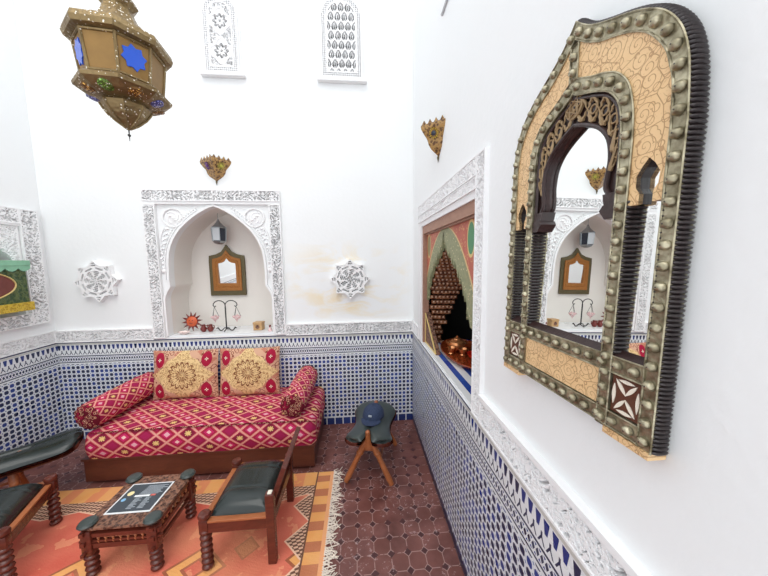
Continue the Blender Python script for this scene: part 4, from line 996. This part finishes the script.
# lantern hanging in the niche
nl = thing('niche_lantern', 'small six-sided metal and glass lantern hanging high inside the niche', 'lantern', (-1.85, .20, 1.765))
MB().lathe([(.02, 0), (.05, .012), (.062, .03)], 6).build('base_cup', 'steel', nl)
MB().lathe([(.058, .03), (.066, .15)], 6).build('glass_body', 'glassd', nl)
for k in (4, 5): pass
pn = MB(); a0, a1 = 2*pi*4/6, 2*pi*5/6
pn.add([(.062*cos(a0), .062*sin(a0), .035), (.062*cos(a1), .062*sin(a1), .035), (.068*cos(a1), .068*sin(a1), .148), (.068*cos(a0), .068*sin(a0), .148)], [(0, 1, 2, 3)]); pn.build('pale_pane', 'glassl', nl, fix=False)
MB().lathe([(.07, .15), (.072, .158), (.05, .175), (.022, .205), (.012, .225), (.004, .24)], 6).build('roof_cap', 'steel', nl)
cg = MB()
for k in range(6): a = 2*pi*k/6; cg.tube([(.061*cos(a), .061*sin(a), .03), (.068*cos(a), .068*sin(a), .152)], .004, 5)
cg.build('cage_bars', 'steel', nl); MB().tube([(0, 0, .235), (0, 0, .30)], .002, 5).build('hanging_wire', 'steel', nl)
def at_niche(u, y): return None
# two-armed stand
st = thing('jewellery_stand', 'black wrought-iron two-armed stand with hanging crystal baskets in the niche', 'stand', (-1.80, .12, NZ))
ir = MB(); ir.tube([(0, 0, .02), (0, 0, .24)], .006, 8)
for s_ in (1, -1):
    ir.tube([(0, 0, .23)]+[(s_*(.055-.055*cos(a*pi/8)), 0, .25+.045*sin(a*pi/8)) for a in range(9)]+[(s_*.095, 0, .235), (s_*.085, 0, .245)], .0045, 7)
    ir.tube([(0, 0, .03)]+[(s_*(.02+.06*t/6), 0, .03-.025*sin(t/6*pi)) for t in range(7)]+[(s_*.095, 0, .025), (s_*.08, 0, .035), (s_*.07, 0, .022)], .005, 7)
    ir.tube([(0, 0, .02), (0, s_*.05, .006)], .005, 6)
ir.build('iron_frame', 'iron', st, smooth=True)
for s_ in (1, -1):
    hb = MB(); c = Vector((s_*.10, 0, .235))
    for q_ in range(3): a = q_*2*pi/3+.5; hb.tube([c, (c.x+.035*cos(a), .035*sin(a), .14)], .0018, 5)
    o = hb.build('basket_chains', 'iron', st); cr = MB(); r_ = random.Random(5)
    cr.tube([(c.x+.036*cos(a*pi/8), .036*sin(a*pi/8), .14) for a in range(17)], .004, 6)
    for q_ in range(12): a = r_.random()*6.28; cr.ball((c.x+.026*cos(a), .026*sin(a), .12+r_.random()*.03), .009, 6, 4)
    cr.lathe([(.003, .085), (.006, .1), (.02, .118)], 8, TR((c.x, 0, 0))); cr.build('crystal_basket', 'crystal', o, smooth=True)
# sun ornament
su = thing('sun_ornament', 'round orange clay sun face with dark pointed rays in the niche', 'ornament', (-2.115, .13, NZ))
T = TR((0, 0, .10)) @ RX(pi/2-.12)
MB().lathe([(.048, -.006), (.05, .004), (.035, .018), (.001, .024)], 24, T).build('face_disc', 'terr', su, smooth=True)
for k in range(12):
    a = 2*pi*k/12+.13; ry = MB(); c_, s_ = cos(a), sin(a)
    ry.add([T @ Vector(p) for p in ((.045*c_-.015*s_, .045*s_+.015*c_, .004), (.045*c_+.015*s_, .045*s_-.015*c_, .004), (.098*c_, .098*s_, 0), (.06*c_, .06*s_, .012), (.06*c_, .06*s_, -.006))], [(0, 3, 2), (3, 1, 2), (1, 4, 2), (4, 0, 2), (0, 1, 3), (1, 0, 4)]); ry.build('ray', 'tdark', su)
ff = MB(); ff.ball(T @ Vector((-.014, .010, .022)), .005).ball(T @ Vector((.014, .010, .022)), .005).tube([T @ Vector((-.016+.008*k, -.014-.005*sin(pi*k/4), .021)) for k in range(5)], .003, 5); ff.build('face_features', 'tdark', su)
# little clay birds / pods
for k, (x, lab) in enumerate(((-2.005, 'left one of two little dark red clay jugs in the niche'), (-1.942, 'right one of two little dark red clay jugs, nearest the iron stand'))):
    t = thing('clay_jug', lab, 'jug', (x, .11, NZ+.001), group='clay jugs in the niche')
    MB().lathe([(.014, 0), (.026, .018), (.028, .035), (.016, .052), (.014, .062), (.018, .07)], 14).build('body', 'tdark', t, smooth=True)
    MB().tube([(.016, 0, .062), (.036, 0, .055), (.036, 0, .035), (.026, 0, .026)], .004, 6).build('handle', 'tdark', t, smooth=True)
    MB().tube([(-.014, 0, .055), (-.032, 0, .066)], [.006, .004], 6).build('spout', 'tdark', t, smooth=True)
t = thing('wooden_box', 'small square tan wooden box on the niche floor, right of the stand', 'box', (-1.50, .13, NZ+.001), -.1)
MB().box((-.042, -.035, 0), (.042, .035, .060), bev=.004).build('body', 'tan', t); MB().box((-.045, -.038, .060), (.045, .038, .078), bev=.004).build('lid', 'tan', t)
tag(MB().lathe([(.020, 0), (.018, .004), (.008, .005)], 16, TR((0, -.035, .034)) @ RX(pi/2)).build('round_boss', 'ctop', t), 'dark round boss')
t = MB(); t.grid(lambda i, j: ((.052*cos(2*pi*i)*(.25+.75*j)), .035*sin(2*pi*i)*(.25+.75*j), .004+.022*j*j+.003*sin(16*pi*i)*j), 40, 8); t.lathe([(.015, 0), (.014, .006)], 12)
tag(t.build('shell_dish', 'shell', smooth=True, loc=(-2.135, .03, NZ)), 'small pinkish white ruffled dish at the left end of the niche', 'dish')
t = thing('clay_figurine', 'tiny pink and brown figurine at the far right end of the niche floor', 'figurine', (-1.375, .06, NZ))
MB().lathe([(.018, 0), (.020, .01), (.010, .03), (.008, .038)], 12).build('body', 'crystal', t, smooth=True); MB().ball((0, 0, .048), .012).build('head', 'tdark', t, smooth=True)

# ------------------------------------------------------------------ TEA TRAY ON THE HATCH SILL
SZ = .919
tr_ = thing('tea_tray', 'oval reddish copper tray with upturned rim on the hatch sill', 'tray', (.235, -.82, SZ))
def trf(h0): return lambda i, j: ((.172*cos(2*pi*i))*j, .33*sin(2*pi*i)*j, h0+(.030*max(0, (j-.82)/.18)**2))
MB().grid(trf(.0), 56, 14).grid(trf(.005), 56, 14).build('dish', 'copper', tr_, smooth=True, fix=False)
MB().tube([(.173*cos(a*pi/24), .332*sin(a*pi/24), .034) for a in range(49)], .005, 8).build('rim', 'copper', tr_, smooth=True)
tp_ = thing('teapot', 'small round bright copper teapot standing on the tray', 'teapot', (.20, -.68, SZ+.006))
MB().lathe([(.035, 0), (.06, .016), (.070, .042), (.060, .068), (.034, .080), (.026, .083)], 20).build('body', 'cbright', tp_, smooth=True)
MB().lathe([(.028, .082), (.025, .089), (.010, .095), (.005, .099), (.008, .104), (.001, .110)], 16).build('lid', 'cbright', tp_, smooth=True)
MB().tube([(-.045, -.01, .035), (-.075, -.02, .055), (-.088, -.025, .08)], [.011, .008, .005], 8).build('spout', 'cbright', tp_, smooth=True)
MB().tube([(.045, .01, .06), (.078, .015, .062), (.082, .015, .04), (.052, .01, .022)], .005, 8).build('handle', 'cbright', tp_, smooth=True)
for k, (x, y, lab) in enumerate(((.13, -.76, 'copper tea cup on the tray, nearest the sill edge'), (.20, -.80, 'copper tea cup in the middle of the tray, in front of the teapot'), (.32, -.80, 'copper tea cup on the tray, furthest inside the hatch'))):
    c = thing('tea_cup', lab, 'cup', (x, y, SZ+.006), group='copper cups on the tray')
    MB().lathe([(.018, 0), (.022, .004), (.016, .012), (.027, .030), (.030, .048), (.027, .046), (.020, .02), (.001, .016)], 16, caps=False).build('bowl', 'cbright', c, smooth=True)
    MB().tube([(.027, 0, .04), (.042, 0, .034), (.036, 0, .02), (.024, 0, .02)], .003, 6).build('handle', 'cbright', c, smooth=True)
rb_ = MB().lathe([(.025, 0), (.045, .012), (.058, .038), (.055, .038), (.04, .016), (.001, .008)], 24, caps=False)
tag(rb_.build('red_bowl', 'red', smooth=True, loc=(.26, -.88, SZ+.006)), 'glossy bright red bowl at the near end of the copper tray', 'bowl')
cn = thing('metal_canister', 'dull steel canister standing in the dark hatch behind the tray', 'canister', (.475, -.60, SZ))
MB().lathe([(.045, 0), (.048, .01), (.048, .09), (.04, .1)], 20).build('body', 'steel', cn, smooth=True); MB().lathe([(.042, .1), (.04, .112), (.01, .118), (.012, .128), (.001, .13)], 20).build('lid', 'steel', cn, smooth=True)

# ------------------------------------------------------------------ PAINTED CABINET ON THE LEFT WALL
cabn = thing('painted_wall_cabinet', 'green, maroon and yellow painted wooden wall cabinet at the left edge', 'cabinet', (-W+.005, -.645, 1.25))
fC = lambda a, b, d: (d, a, b)
MB().box((0, -.38, .03), (.10, .38, .33)).build('body', 'dgreen', cabn)
MB().box((0, -.40, -.01), (.115, .40, .055), bev=.003).build('bottom_band', 'yellow', cabn)
oy = MB(); oy.poly([[(.30*cos(k*pi/20), .195+.115*sin(k*pi/20)) for k in range(40)]], fC, .10, .106); mo = oy.build('oval_medallion', 'dred', cabn)
MB().tube([fC(.30*cos(k*pi/20), .195+.115*sin(k*pi/20), .107) for k in range(41)], .005, 6).build('gold_outline', 'goldp', mo)
fl = MB(); 
for k in range(8): fl.ball(fC(.07*cos(k*pi/4), .20+.035*sin(k*pi/4), .107), (.003, .013, .008), 8, 4)
fl.build('flower_petals', 'goldp', mo); MB().ball(fC(0, .20, .107), (.004, .03, .018), 12, 6).build('flower_heart', 'red', mo)
vl = MB().box((0, -.40, .335), (.12, .40, .375), bev=.003)
for k in range(10): a = -.40+.08*k; vl.poly([[(a, .335), (a+.08, .335), (a+.08, .315), (a+.06, .298), (a+.04, .292), (a+.02, .298), (a, .315)]], fC, .104, .116)
vl.build('scalloped_cornice', 'pgreen', cabn)
